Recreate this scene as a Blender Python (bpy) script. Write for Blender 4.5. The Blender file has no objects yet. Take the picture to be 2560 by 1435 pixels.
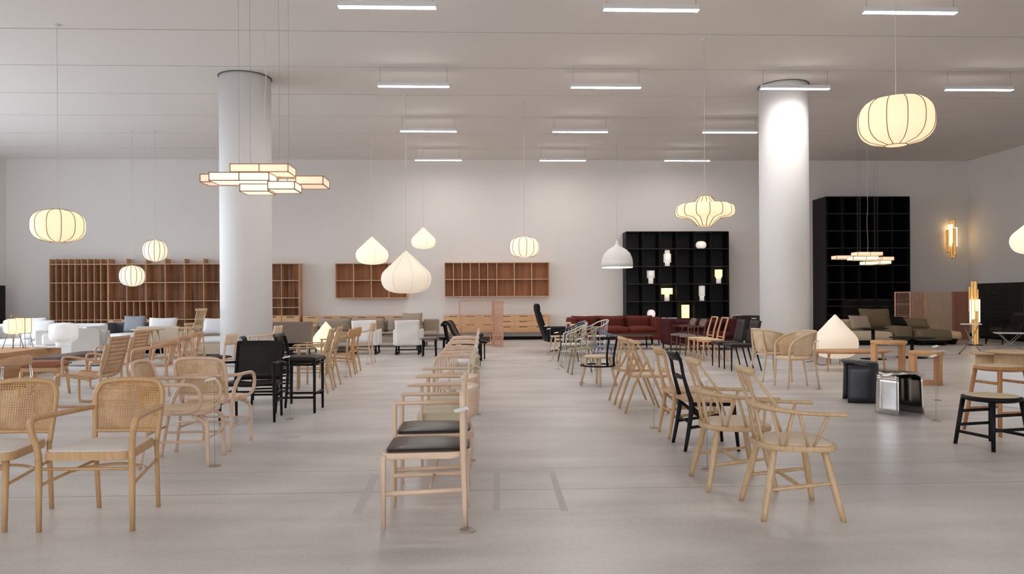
import bpy, bmesh, math, random
from mathutils import Vector, Matrix
from math import pi, sin, cos, radians as R
random.seed(7)
S = bpy.context.scene
COL = S.collection

# ------------------------------------------------------------------ camera, world, lights, exposure
FPX, CX, CY = 1857.0, 1280.0, 717.5
HOR = 749.8
CAM_H = 1.3
cam_d = bpy.data.cameras.new('camera')
cam = bpy.data.objects.new('camera', cam_d)
COL.objects.link(cam)
cam_d.sensor_width = 36.0
cam_d.lens = FPX / 2560 * 36.0
cam_d.shift_y = (HOR - CY) / 2560
cam_d.clip_end = 200
CAM_M = Matrix.Translation((0, 0, CAM_H)) @ Matrix.Rotation(R(-2.31), 4, 'Z') @ Matrix.Rotation(R(90), 4, 'X') @ Matrix.Rotation(R(-0.316), 4, 'Z')
cam.matrix_world = CAM_M
S.camera = cam

world = bpy.data.worlds.new('world')
S.world = world
world.use_nodes = True
wb = world.node_tree.nodes['Background']
wb.inputs[0].default_value = (0.75, 0.87, 1.0, 1)
wb.inputs[1].default_value = 1.0

def area(name, loc, rot, sx, sy, power, col):
    l = bpy.data.lights.new(name, 'AREA')
    l.shape = 'RECTANGLE'; l.size = sx; l.size_y = sy; l.energy = power; l.color = col
    o = bpy.data.objects.new(name, l); COL.objects.link(o)
    o.location = loc; o.rotation_euler = rot
    return o
# daylight through the glazed left side plus fill added behind the viewer, as if through glazing there
area('daylight_left', (-16.1, 14.5, 2.6), (0, R(-52), 0), 3.4, 13.0, 620, (0.76, 0.88, 1.0)).data.spread = R(115)
area('fill_front', (-1.0, -8.6, 2.4), (R(90), 0, 0), 18.0, 4.4, 400, (1.0, 0.96, 0.94))

S.view_settings.view_transform = 'Standard'
S.view_settings.look = 'None'
S.view_settings.exposure = 0.68
S.view_settings.gamma = 1.0
S.view_settings.use_curve_mapping = False
S.cycles.max_bounces = 7
S.cycles.adaptive_threshold = 0.02
S.cycles.diffuse_bounces = 4
S.cycles.glossy_bounces = 2
S.cycles.transmission_bounces = 3
S.cycles.transparent_max_bounces = 10
S.cycles.sample_clamp_indirect = 6
S.cycles.caustics_reflective = False
S.cycles.caustics_refractive = False

# pixel (of the 2560 x 1435 photograph) -> ray; used to read ground positions off the picture
RM = CAM_M.to_3x3()
def ray(px, py):
    return RM @ Vector(((px - CX) / FPX, (CY - py) / FPX + cam_d.shift_y * 2560 / FPX, -1.0))
def F(px, py, z=0.0):
    d = ray(px, py); t = (z - CAM_H) / d.z
    return Vector((d.x * t, d.y * t, z))
def W(px, py, Y):
    d = ray(px, py); t = Y / d.y
    return Vector((d.x * t, Y, CAM_H + d.z * t))
def FC(*pts):
    v = Vector((0, 0, 0))
    for p in pts: v += F(*p)
    return v / len(pts)

# ------------------------------------------------------------------ materials
def nt(name):
    m = bpy.data.materials.new(name); m.use_nodes = True
    t = m.node_tree
    return m, t, t.nodes['Principled BSDF'], t.nodes, t.links
def lin(c):
    return tuple((x / 255 / 12.92 if x / 255 <= 0.04045 else ((x / 255 + 0.055) / 1.055) ** 2.4) for x in c) + (1,)
def M_plain(name, c, rough=0.6, metal=0.0, var=0.0, sc=8.0, bump=0.0, bsc=60.0):
    m, t, b, N, L = nt(name)
    b.inputs['Base Color'].default_value = lin(c); b.inputs['Roughness'].default_value = rough; b.inputs['Metallic'].default_value = metal
    tc = N.new('ShaderNodeTexCoord')
    if var:
        n = N.new('ShaderNodeTexNoise'); n.inputs['Scale'].default_value = sc; n.inputs['Detail'].default_value = 3
        L.new(tc.outputs['Object'], n.inputs['Vector'])
        r = N.new('ShaderNodeMapRange'); r.inputs[3].default_value = 1 - var; r.inputs[4].default_value = 1 + var
        L.new(n.outputs['Fac'], r.inputs[0])
        v = N.new('ShaderNodeVectorMath'); v.operation = 'SCALE'; v.inputs[0].default_value = lin(c)[:3]
        L.new(r.outputs[0], v.inputs['Scale']); L.new(v.outputs[0], b.inputs['Base Color'])
    if bump:
        n = N.new('ShaderNodeTexNoise'); n.inputs['Scale'].default_value = bsc; n.inputs['Detail'].default_value = 2
        L.new(tc.outputs['Object'], n.inputs['Vector'])
        bp = N.new('ShaderNodeBump'); bp.inputs['Strength'].default_value = bump; bp.inputs['Distance'].default_value = 0.01
        L.new(n.outputs['Fac'], bp.inputs['Height']); L.new(bp.outputs[0], b.inputs['Normal'])
    return m
def M_wood(name, c, c2, sc=(30, 30, 2), rough=0.5, contrast=1.0, detail=4):
    """grain runs along the axis with the smallest scale"""
    m, t, b, N, L = nt(name)
    tc = N.new('ShaderNodeTexCoord'); mp = N.new('ShaderNodeMapping')
    mp.inputs['Scale'].default_value = sc
    L.new(tc.outputs['Object'], mp.inputs['Vector'])
    n = N.new('ShaderNodeTexNoise'); n.inputs['Scale'].default_value = 1; n.inputs['Detail'].default_value = detail; n.inputs['Distortion'].default_value = 0.6
    L.new(mp.outputs[0], n.inputs['Vector'])
    r = N.new('ShaderNodeValToRGB')
    r.color_ramp.elements[0].position = 0.5 - 0.22 / contrast; r.color_ramp.elements[1].position = 0.5 + 0.22 / contrast
    r.color_ramp.elements[0].color = lin(c2); r.color_ramp.elements[1].color = lin(c)
    L.new(n.outputs['Fac'], r.inputs[0]); L.new(r.outputs[0], b.inputs['Base Color'])
    b.inputs['Roughness'].default_value = rough
    return m
def M_emit(name, c, st, base=(240, 235, 225)):
    m, t, b, N, L = nt(name)
    b.inputs['Base Color'].default_value = lin(base); b.inputs['Roughness'].default_value = 0.7
    b.inputs['Emission Color'].default_value = lin(c); b.inputs['Emission Strength'].default_value = st
    return m
def M_cane(name, c, c2, sc=75.0, hole=0.42, axes=('Y', 'Z')):
    """woven cane: strands both ways and diagonals, real see-through gaps"""
    m, t, b, N, L = nt(name)
    tc = N.new('ShaderNodeTexCoord'); sp = N.new('ShaderNodeSeparateXYZ')
    L.new(tc.outputs['Object'], sp.inputs[0])
    outs = []
    for a in axes:
        mu = N.new('ShaderNodeMath'); mu.operation = 'MULTIPLY'; mu.inputs[1].default_value = sc
        L.new(sp.outputs[a], mu.inputs[0])
        fr = N.new('ShaderNodeMath'); fr.operation = 'FRACT'; L.new(mu.outputs[0], fr.inputs[0])
        su = N.new('ShaderNodeMath'); su.operation = 'SUBTRACT'; su.inputs[1].default_value = 0.5; L.new(fr.outputs[0], su.inputs[0])
        ab = N.new('ShaderNodeMath'); ab.operation = 'ABSOLUTE'; L.new(su.outputs[0], ab.inputs[0])
        lt = N.new('ShaderNodeMath'); lt.operation = 'LESS_THAN'; lt.inputs[1].default_value = hole / 2 + 0.02; L.new(ab.outputs[0], lt.inputs[0])
        outs.append(lt)
    mm = N.new('ShaderNodeMath'); mm.operation = 'MULTIPLY'
    L.new(outs[0].outputs[0], mm.inputs[0]); L.new(outs[1].outputs[0], mm.inputs[1])
    n = N.new('ShaderNodeTexNoise'); n.inputs['Scale'].default_value = 9; L.new(tc.outputs['Object'], n.inputs['Vector'])
    r = N.new('ShaderNodeValToRGB'); r.color_ramp.elements[0].position = 0.38; r.color_ramp.elements[1].position = 0.6
    r.color_ramp.elements[0].color = lin(c2); r.color_ramp.elements[1].color = lin(c)
    L.new(n.outputs['Fac'], r.inputs[0]); L.new(r.outputs[0], b.inputs['Base Color'])
    tr = N.new('ShaderNodeBsdfTransparent'); mx = N.new('ShaderNodeMixShader')
    L.new(mm.outputs[0], mx.inputs[0]); L.new(b.outputs[0], mx.inputs[1]); L.new(tr.outputs[0], mx.inputs[2])
    L.new(mx.outputs[0], N['Material Output'].inputs['Surface'])
    return m

m_wall = M_plain('white_plaster', (232, 226, 221), 0.9, var=0.015, sc=0.8)
m_ceil = M_plain('ceiling_board', (232, 225, 219), 0.9, var=0.012, sc=0.5)
m_gap = M_plain('shadow_gap', (90, 86, 84), 0.9)
m_col = M_plain('pillar_plaster', (240, 238, 236), 0.75, var=0.01, sc=3)
m_black = M_plain('black_paint', (20, 19, 19), 0.6)
m_blackwood = M_wood('black_stained_wood', (26, 24, 24), (15, 14, 14), (20, 20, 2), 0.5)
m_blackframe = M_plain('black_lacquer', (17, 16, 17), 0.45, var=0.1)
m_blackleather = M_plain('black_leather', (40, 35, 33), 0.38, var=0.08, bump=0.1, bsc=120)
m_beech = M_wood('pale_beech', (226, 198, 166), (212, 181, 148), (7, 7, 5), 0.45)
m_ash = M_wood('pale_ash', (214, 184, 146), (194, 160, 120), (60, 60, 7), 0.42, 0.9, 6)
m_oak = M_wood('oiled_oak', (212, 174, 128), (193, 152, 106), (55, 55, 6), 0.45, 0.8, 6)
m_maple = M_wood('pink_maple', (234, 206, 180), (222, 192, 164), (6, 6, 5), 0.45)
m_rattan = M_wood('steamed_rattan', (232, 204, 180), (216, 184, 156), (7, 7, 6), 0.42)
m_orange = M_wood('cherry_wood', (220, 172, 124), (202, 150, 102), (6, 6, 4), 0.5)
m_walnut = M_wood('walnut_wood', (112, 74, 52), (86, 54, 38), (8, 8, 5), 0.5)
m_oakd = M_wood('golden_oak', (206, 160, 108), (188, 140, 90), (30, 30, 6), 0.5, 0.9)
m_shelf = M_wood('walnut_shelf', (206, 162, 124), (178, 132, 98), (14, 3, 1.2), 0.55, 1.2)
m_shelfedge = M_wood('walnut_edge', (218, 180, 146), (204, 162, 128), (14, 3, 1.2), 0.55)
m_shelfback = M_wood('walnut_back', (186, 138, 102), (124, 84, 60), (11, 3, 0.5), 0.6, 1.5)
m_drawer = M_wood('oak_drawer', (226, 184, 138), (200, 152, 106), (1.5, 3, 30), 0.55, 1.1)
m_dark_slot = M_plain('dark_slot', (58, 40, 30), 0.9)
m_timber = M_wood('rough_timber', (200, 158, 112), (160, 114, 74), (3, 1.0, 11), 0.6, 1.2, 6)
m_cane = M_cane('woven_cane', (206, 162, 106), (184, 136, 84), sc=66, hole=0.5)
m_cane_pale = M_cane('pale_woven_cane', (226, 196, 156), (214, 180, 138), sc=72, hole=0.42)
m_cane_seat = M_plain('cane_seat_weave', (240, 216, 182), 0.6, var=0.04, sc=30, bump=0.4, bsc=160)
m_linen = M_plain('white_linen', (232, 226, 220), 0.9, var=0.02, sc=10, bump=0.15, bsc=90)
m_slip = M_plain('white_slipcover', (240, 236, 232), 0.9, bump=0.5, bsc=7)
m_creamseat = M_plain('cream_leather', (226, 208, 184), 0.55, var=0.02)
m_olive = M_plain('olive_leather', (204, 192, 164), 0.5, var=0.06, sc=6)
m_seatleather = M_plain('dark_brown_leather', (54, 46, 44), 0.3, var=0.06, sc=20, bump=0.08, bsc=150)
m_tan = M_plain('tan_leather', (150, 88, 54), 0.45, var=0.08)
m_brownl = M_plain('brown_leather', (92, 72, 66), 0.4, var=0.06)
m_steel = M_plain('brushed_steel', (170, 166, 162), 0.3, 1.0)
m_wire = M_plain('steel_wire', (150, 146, 142), 0.5, 0.3)
m_bronze = M_plain('satin_nickel', (172, 160, 148), 0.35, 0.35)
m_card = M_plain('white_card', (244, 243, 240), 0.8)
m_cord = M_plain('pale_cord', (214, 210, 206), 0.8)
m_rib = M_wood('bamboo_rib', (164, 126, 84), (138, 102, 66), (30, 30, 5), 0.5)
m_alu = M_plain('white_aluminium', (225, 225, 226), 0.5)
m_greyfab = M_plain('light_grey_felt', (196, 190, 184), 0.95, var=0.05, sc=60, bump=0.2, bsc=200)
m_bluegrey = M_plain('blue_grey_wool', (140, 143, 150), 0.95, var=0.05, sc=50)
m_darkgrey = M_plain('dark_grey_wool', (92, 92, 100), 0.95, var=0.05, sc=50)
m_whitefab = M_plain('off_white_wool', (222, 220, 220), 0.95, var=0.03, sc=50)
m_beige = M_plain('beige_wool', (196, 178, 156), 0.95, var=0.05, sc=60)
m_taupe = M_plain('taupe_tweed', (164, 147, 130), 0.95, var=0.08, sc=90)
m_taupe2 = M_plain('warm_grey_tweed', (128, 112, 100), 0.95, var=0.1, sc=120)
m_olivefab = M_plain('olive_linen', (118, 104, 80), 0.95, var=0.06, sc=80)
m_sand = M_plain('sand_linen', (202, 188, 160), 0.95, var=0.04, sc=80)
m_rust = M_plain('rust_velvet', (106, 48, 38), 0.8, var=0.14, sc=5)
m_maroon = M_plain('maroon_velvet', (72, 26, 32), 0.85, var=0.1, sc=5)
m_blue = M_plain('dusty_blue_metal', (118, 130, 150), 0.45)
m_navy = M_plain('dark_navy_metal', (36, 38, 46), 0.5)
m_greenm = M_plain('olive_green_metal', (156, 148, 112), 0.5)
m_creamm = M_plain('cream_metal', (220, 214, 200), 0.5)
m_darksteel = M_plain('dark_patinated_steel', (74, 74, 78), 0.42, 0.85, var=0.2, sc=6)
m_polished = M_plain('polished_steel', (205, 200, 196), 0.13, 1.0, var=0.22, sc=7)
m_seatgrey = M_plain('grey_beige_tweed', (128, 116, 106), 0.95, var=0.08, sc=100)
m_charcoal = M_plain('charcoal_leather', (50, 44, 42), 0.5, var=0.06)
m_tube = M_emit('lit_tube_diffuser', (255, 249, 246), 46.0)
m_paper = M_emit('lit_washi_paper', (255, 228, 184), .56, (206, 188, 160))
m_paperw = M_emit('lit_white_paper', (255, 233, 204), .56, (206, 192, 170))
m_paperhot = M_emit('brightly_lit_paper', (255, 220, 160), .95, (206, 188, 160))
m_papera = M_emit('amber_lit_paper', (255, 190, 104), .30, (220, 190, 140))
m_paperdim = M_plain('unlit_paper', (238, 232, 226), 0.8)
m_brownoak = M_wood('brown_oak', (190, 136, 88), (168, 114, 68), (30, 30, 6), 0.5)
m_hot = M_emit('glowing_paper_core', (255, 224, 160), 2.4, (220, 190, 140))
m_screenwood = M_wood('cedar_slats', (214, 168, 140), (192, 140, 114), (30, 30, 2), 0.6)
m_screenred = M_wood('red_cedar_panel', (176, 116, 90), (146, 92, 70), (40, 40, 0.6), 0.6)

for m_ in (m_black, m_blackwood, m_blackframe, m_blackleather, m_seatleather, m_charcoal, m_brownl, m_maroon, m_rust):
    m_.node_tree.nodes['Principled BSDF'].inputs['Specular IOR Level'].default_value = 0.22

# floor: power-floated concrete with saw-cut joints
def make_floor_mat():
    m, t, b, N, L = nt('polished_concrete')
    tc = N.new('ShaderNodeTexCoord')
    def noise(sc, det, dist=0.0, mp=None):
        n = N.new('ShaderNodeTexNoise'); n.inputs['Scale'].default_value = sc; n.inputs['Detail'].default_value = det; n.inputs['Distortion'].default_value = dist
        if mp:
            k = N.new('ShaderNodeMapping'); k.inputs['Scale'].default_value = mp
            L.new(tc.outputs['Object'], k.inputs[0]); L.new(k.outputs[0], n.inputs['Vector'])
        else: L.new(tc.outputs['Object'], n.inputs['Vector'])
        return n
    a = noise(0.7, 6, 0.8); c = noise(1.0, 4, 0.3, (0.5, 2.6, 1)); d = noise(45, 3)
    def mix(x, y, f):
        k = N.new('ShaderNodeMix'); k.data_type = 'FLOAT'; k.inputs[0].default_value = f
        L.new(x, k.inputs[2]); L.new(y, k.inputs[3]); return k.outputs[0]
    v = mix(mix(a.outputs['Fac'], c.outputs['Fac'], 0.45), d.outputs['Fac'], 0.18)
    r = N.new('ShaderNodeValToRGB')
    r.color_ramp.elements[0].position = 0.36; r.color_ramp.elements[1].position = 0.62
    r.color_ramp.elements[0].color = lin((188, 184, 182)); r.color_ramp.elements[1].color = lin((230, 226, 223))
    L.new(v, r.inputs[0])
    # joints across the room
    sp = N.new('ShaderNodeSeparateXYZ'); L.new(tc.outputs['Object'], sp.inputs[0])
    cur = None
    for jy, w in JOINTS:
        su = N.new('ShaderNodeMath'); su.operation = 'SUBTRACT'; su.inputs[1].default_value = jy; L.new(sp.outputs['Y'], su.inputs[0])
        ab = N.new('ShaderNodeMath'); ab.operation = 'ABSOLUTE'; L.new(su.outputs[0], ab.inputs[0])
        lt = N.new('ShaderNodeMath'); lt.operation = 'LESS_THAN'; lt.inputs[1].default_value = w; L.new(ab.outputs[0], lt.inputs[0])
        if cur is None: cur = lt.outputs[0]
        else:
            mx = N.new('ShaderNodeMath'); mx.operation = 'MAXIMUM'; L.new(cur, mx.inputs[0]); L.new(lt.outputs[0], mx.inputs[1]); cur = mx.outputs[0]
    k = N.new('ShaderNodeMix'); k.data_type = 'RGBA'
    L.new(cur, k.inputs[0]); L.new(r.outputs[0], k.inputs[6]); k.inputs[7].default_value = lin((148, 142, 138))
    L.new(k.outputs[2], b.inputs['Base Color'])
    rr = N.new('ShaderNodeMapRange'); rr.inputs[3].default_value = 0.42; rr.inputs[4].default_value = 0.26
    L.new(v, rr.inputs[0]); L.new(rr.outputs[0], b.inputs['Roughness'])
    b.inputs['Specular IOR Level'].default_value = 0.6
    return m
JOINTS = [(5.08, 0.006), (5.72, 0.004), (8.62, 0.008), (8.72, 0.004), (12.3, 0.008), (16.0, 0.008)]
m_floor = make_floor_mat()

# ------------------------------------------------------------------ mesh helpers
class MB:
    def __init__(s): s.b = bmesh.new()
    def box(s, x0, x1, y0, y1, z0, z1, bev=0.0, seg=2):
        t = bmesh.new()
        vs = [t.verts.new((x, y, z)) for x in (x0, x1) for y in (y0, y1) for z in (z0, z1)]
        for f in ((0, 1, 3, 2), (4, 6, 7, 5), (0, 4, 5, 1), (2, 3, 7, 6), (0, 2, 6, 4), (1, 5, 7, 3)):
            t.faces.new([vs[i] for i in f])
        if bev: bmesh.ops.bevel(t, geom=t.edges[:], offset=bev, segments=seg, affect='EDGES', profile=0.5)
        s.merge(t); return s
    def merge(s, t, M=None):
        if M is not None: bmesh.ops.transform(t, matrix=M, verts=t.verts)
        bmesh.ops.recalc_face_normals(t, faces=t.faces)
        mp = {v: s.b.verts.new(v.co) for v in t.verts}
        for f in t.faces:
            try:
                g = s.b.faces.new([mp[v] for v in f.verts]); g.smooth = f.smooth
            except ValueError: pass
        t.free(); return s
    def tube(s, pts, r=0.015, n=10, sm=0, up=None, cap=True, closed=False):
        P = [Vector(p) for p in pts]; k = len(P)
        rr = r if isinstance(r, (list,)) else [r] * k
        if sm:
            Q, RR = [], []
            rng = range(k if closed else k - 1)
            for i in rng:
                if closed: p0, p1, p2, p3 = P[(i - 1) % k], P[i], P[(i + 1) % k], P[(i + 2) % k]
                else: p0, p1, p2, p3 = P[max(i - 1, 0)], P[i], P[i + 1], P[min(i + 2, k - 1)]
                ra, rb = rr[i], rr[(i + 1) % k]
                for j in range(sm):
                    u = j / sm
                    Q.append(0.5 * ((2 * p1) + (p2 - p0) * u + (2 * p0 - 5 * p1 + 4 * p2 - p3) * u * u + (3 * p1 - p0 - 3 * p2 + p3) * u ** 3))
                    RR.append(tuple(a + (b - a) * u for a, b in zip(ra, rb)) if isinstance(ra, tuple) else ra + (rb - ra) * u)
            if not closed: Q.append(P[-1]); RR.append(rr[-1])
            P, rr = Q, RR; k = len(P)
        b = s.b; rings = []; nrm = None
        for i in range(k):
            if closed: T = P[(i + 1) % k] - P[i - 1]
            else: T = P[min(i + 1, k - 1)] - P[max(i - 1, 0)]
            T.normalize()
            if up is not None:
                u0 = Vector(up); nn = u0 - T * u0.dot(T)
                if nn.length < 1e-4: nn = nrm or T.orthogonal()
                nrm = nn.normalized()
            else:
                if nrm is None: nrm = T.orthogonal().normalized()
                else:
                    nrm = nrm - T * nrm.dot(T); nrm.normalize()
            B = T.cross(nrm)
            ra, rb = rr[i] if isinstance(rr[i], tuple) else (rr[i], rr[i])
            rings.append([b.verts.new(P[i] + B * (ra * cos(2 * pi * (j + .5) / n)) + nrm * (rb * sin(2 * pi * (j + .5) / n))) for j in range(n)])
        for i in range(k if closed else k - 1):
            q, w = rings[i], rings[(i + 1) % k]
            for j in range(n):
                f = b.faces.new((q[j], q[(j + 1) % n], w[(j + 1) % n], w[j])); f.smooth = True
        if cap and not closed:
            b.faces.new(rings[0][::-1]); b.faces.new(rings[-1])
        return s
    def lathe(s, prof, n=32, c=(0, 0), a0=0.0, lobes=0, lobe=0.0):
        b = s.b; rings = []
        for (r, z) in prof:
            if r < 1e-5: rings.append([b.verts.new((c[0], c[1], z))]); continue
            ring = []
            for j in range(n):
                a = a0 + 2 * pi * j / n
                q = r * (1 + (lobe * (abs(cos(lobes * a / 2)) - 0.5) if lobes else 0))
                ring.append(b.verts.new((c[0] + q * cos(a), c[1] + q * sin(a), z)))
            rings.append(ring)
        for q, w in zip(rings, rings[1:]):
            for j in range(n):
                k = (j + 1) % n
                if len(q) == 1 and len(w) == 1: continue
                if len(q) == 1: f = b.faces.new((q[0], w[k], w[j]))
                elif len(w) == 1: f = b.faces.new((q[j], q[k], w[0]))
                else: f = b.faces.new((q[j], q[k], w[k], w[j]))
                f.smooth = True
        for ring, rev in ((rings[0], True), (rings[-1], False)):
            if len(ring) > 2: b.faces.new(ring[::-1] if rev else ring)
        return s
    def prism(s, poly, z0, z1, bev=0.0, M=None, seg=2):
        t = bmesh.new()
        lo = [t.verts.new((x, y, z0)) for x, y in poly]; hi = [t.verts.new((x, y, z1)) for x, y in poly]
        k = len(poly)
        fl = t.faces.new(lo[::-1]); fh = t.faces.new(hi)
        for i in range(k):
            t.faces.new((lo[i], lo[(i + 1) % k], hi[(i + 1) % k], hi[i]))
        if bev:
            bmesh.ops.bevel(t, geom=list(set(fl.edges[:] + fh.edges[:])), offset=bev, segments=seg, affect='EDGES', profile=0.5)
        return s.merge(t, M)
    def sheet(s, fn, nu=10, nv=6, th=0.01):
        b = s.b
        P = [[Vector(fn(i / nu, j / nv)) for j in range(nv + 1)] for i in range(nu + 1)]
        def nor(i, j):
            du = P[min(i + 1, nu)][j] - P[max(i - 1, 0)][j]; dv = P[i][min(j + 1, nv)] - P[i][max(j - 1, 0)]
            x = du.cross(dv)
            return x.normalized() if x.length > 1e-9 else Vector((0, 0, 1))
        A = [[b.verts.new(P[i][j] + nor(i, j) * th / 2) for j in range(nv + 1)] for i in range(nu + 1)]
        B = [[b.verts.new(P[i][j] - nor(i, j) * th / 2) for j in range(nv + 1)] for i in range(nu + 1)]
        for i in range(nu):
            for j in range(nv):
                f = b.faces.new((A[i][j], A[i + 1][j], A[i + 1][j + 1], A[i][j + 1])); f.smooth = True
                f = b.faces.new((B[i][j], B[i][j + 1], B[i + 1][j + 1], B[i + 1][j])); f.smooth = True
        for i in range(nu):
            b.faces.new((A[i][0], B[i][0], B[i + 1][0], A[i + 1][0])); b.faces.new((A[i][nv], A[i + 1][nv], B[i + 1][nv], B[i][nv]))
        for j in range(nv):
            b.faces.new((A[0][j], A[0][j + 1], B[0][j + 1], B[0][j])); b.faces.new((A[nu][j], B[nu][j], B[nu][j + 1], A[nu][j + 1]))
        return s
    def pillow(s, w, h, t, M=None, n=10, p=2.6):
        """puffed cushion in the local YZ plane, thickness along X"""
        q = bmesh.new()
        def f(u, v, sg):
            k = max(0, (1 - abs(u) ** p)) ** 0.5 * max(0, (1 - abs(v) ** p)) ** 0.5
            pin = 1 - 0.07 * (1 - abs(u)) * abs(v) ** 2; pin2 = 1 - 0.07 * (1 - abs(v)) * abs(u) ** 2
            return (sg * t / 2 * k, u * w / 2 * pin2, v * h / 2 * pin)
        for sg in (1, -1):
            g = [[q.verts.new(f(-1 + 2 * i / n, -1 + 2 * j / n, sg)) for j in range(n + 1)] for i in range(n + 1)]
            for i in range(n):
                for j in range(n):
                    fc = q.faces.new((g[i][j], g[i + 1][j], g[i + 1][j + 1], g[i][j + 1])); fc.smooth = True
        bmesh.ops.remove_doubles(q, verts=q.verts, dist=1e-5)
        return s.merge(q, M)
    def build(s, name, mat, parent=None, kind=None, label=None):
        me = bpy.data.meshes.new(name)
        bmesh.ops.recalc_face_normals(s.b, faces=s.b.faces)
        s.b.to_mesh(me); s.b.free()
        me.materials.append(mat)
        o = bpy.data.objects.new(name, me); COL.objects.link(o)
        if parent is not None: o.parent = parent
        if kind: o['kind'] = kind
        if label: o['label'] = label
        return o
def smooth_all(o):
    for p in o.data.polygons: p.use_smooth = True
    return o
def thing(name, label, cat, loc=(0, 0, 0), rz=0.0, group=None):
    o = bpy.data.objects.new(name, None); COL.objects.link(o)
    o.location = loc; o.rotation_euler = (0, 0, R(rz)); o.empty_display_size = 0.1
    o['label'] = label; o['category'] = cat
    if group: o['group'] = group
    return o
def tag(o, label, cat, group=None):
    o['label'] = label; o['category'] = cat
    if group: o['group'] = group
    return o
def dup(root, loc, rz, label, group=None):
    def cp(o, par):
        c = o.copy(); COL.objects.link(c)
        if par is not None: c.parent = par
        for ch in kids.get(o.name, []): cp(ch, c)
        return c
    kids = {}
    for ob in list(COL.objects):
        if ob.parent: kids.setdefault(ob.parent.name, []).append(ob)
    r = cp(root, None)
    r.location = loc; r.rotation_euler = (0, 0, R(rz)); r['label'] = label
    if group: r['group'] = group
    return r
class Row:
    """the first call builds the thing, later calls copy it"""
    def __init__(s, make): s.make = make; s.o = None
    def __call__(s, loc, rz, label, group=None):
        if s.o is None:
            s.o = s.make(label); s.o.location = loc; s.o.rotation_euler = (0, 0, R(rz))
            if group: s.o['group'] = group
            return s.o
        return dup(s.o, loc, rz, label, group)
def rrect(x0, x1, y0, y1, r, k=5):
    out = []
    for cx, cy, a in ((x1 - r, y1 - r, 0), (x0 + r, y1 - r, 90), (x0 + r, y0 + r, 180), (x1 - r, y0 + r, 270)):
        for i in range(k + 1):
            t = R(a + 90 * i / k); out.append((cx + r * cos(t), cy + r * sin(t)))
    return out
def seat_poly(xr, xf, wr, wf, rr=0.05, rf=0.08, k=5, bow=0.02):
    """rounded trapezoid: rear half-width wr at xr, front half-width wf at xf"""
    out = []
    for cx, cy, r, a in ((xf - rf, wf - rf, rf, 0), (xr + rr, wr - rr, rr, 90), (xr + rr, -(wr - rr), rr, 180), (xf - rf, -(wf - rf), rf, 270)):
        for i in range(k + 1):
            t = R(a + 90 * i / k); out.append((cx + r * cos(t), cy + r * sin(t)))
    return out
def scale_poly(p, s, dx=0):
    cx = sum(a for a, b in p) / len(p); cy = sum(b for a, b in p) / len(p)
    return [((a - cx) * s + cx + dx, (b - cy) * s + cy) for a, b in p]
def pad(mb, poly, z0, z1, crown=0.02, M=None):
    """upholstered pad: outline prism with a domed, rounded top"""
    t = bmesh.new()
    levels = [(1.0, z0), (1.0, z0 + (z1 - z0) * 0.5), (0.985, z0 + (z1 - z0) * 0.85), (0.94, z1), (0.75, z1 + crown * 0.6), (0.4, z1 + crown * 0.95), (0.1, z1 + crown)]
    rings = []
    for sc, z in levels:
        rings.append([t.verts.new((x, y, z)) for x, y in scale_poly(poly, sc)])
    k = len(poly)
    for q, w in zip(rings, rings[1:]):
        for j in range(k):
            f = t.faces.new((q[j], q[(j + 1) % k], w[(j + 1) % k], w[j])); f.smooth = True
    t.faces.new(rings[0][::-1]); f = t.faces.new(rings[-1]); f.smooth = True
    return mb.merge(t, M)
# ------------------------------------------------------------------ the room
YB, XL, XR, YF, ZC = 24.4, -15.2, 16.4, -8.0, 5.9
def struct(name, mb, mat, parent=None): return mb.build(name, mat, parent, kind='structure')
struct('floor', MB().box(XL, XR, YF, YB, -0.2, 0), m_floor)
struct('wall_back', MB().box(XL - .3, XR + .3, YB, YB + .3, -0.2, ZC + .3), m_wall)
struct('wall_right', MB().box(XR, XR + .3, YF, YB, -0.2, ZC + .3), m_wall)
# left wall with a long glazed opening nearer the viewer
wl = MB()
wl.box(XL - .3, XL, YF, 8.0, -0.2, ZC + .3); wl.box(XL - .3, XL, 21.0, YB, -0.2, ZC + .3)
wl.box(XL - .3, XL, 8.0, 21.0, 4.5, ZC + .3); wl.box(XL - .3, XL, 8.0, 21.0, -0.2, 0.3)
struct('wall_left', wl, m_wall)
wn = MB()
for y in [8.0 + 13.0 * i / 6 for i in range(7)]:
    wn.box(XL - .2, XL - .1, y - .04, y + .04, 0.3, 4.5)
wn.box(XL - .2, XL - .1, 8, 21, 0.3, 0.38); wn.box(XL - .2, XL - .1, 8, 21, 4.42, 4.5)
struct('window_1', wn, m_black)
wf = MB()
wf.box(XL, -10.0, YF - .3, YF, -0.2, ZC + .3); wf.box(8.0, XR, YF - .3, YF, -0.2, ZC + .3); wf.box(-10, 8, YF - .3, YF, 4.6, ZC + .3)
struct('wall_front', wf, m_wall)
wn = MB()
for x in [-10 + 18.0 * i / 6 for i in range(7)]:
    wn.box(x - .04, x + .04, YF - .2, YF - .1, 0, 4.6)
struct('window_2', wn, m_black)
# ceiling boards with open joints
cb = MB()
y0 = 12.78 - 1.96 * 11
while y0 < YB:
    a, b_ = max(y0 + .015, YF), min(y0 + 1.96 - .015, YB)
    if b_ > a: cb.box(XL, XR, a, b_, ZC, ZC + .05)
    y0 += 1.96
struct('ceiling', cb, m_ceil)
struct('ceiling_slab', MB().box(XL, XR, YF, YB, ZC + .06, ZC + .3), m_gap)
struct('baseboard_back', MB().box(XL, XR, YB - .03, YB, 0, 0.1), m_black)
struct('baseboard_left', MB().box(XL, XL + .03, 21.0, YB, 0, 0.1), m_black)
struct('baseboard_right', MB().box(XR - .03, XR, YF, YB, 0, 0.1), m_black)
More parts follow.
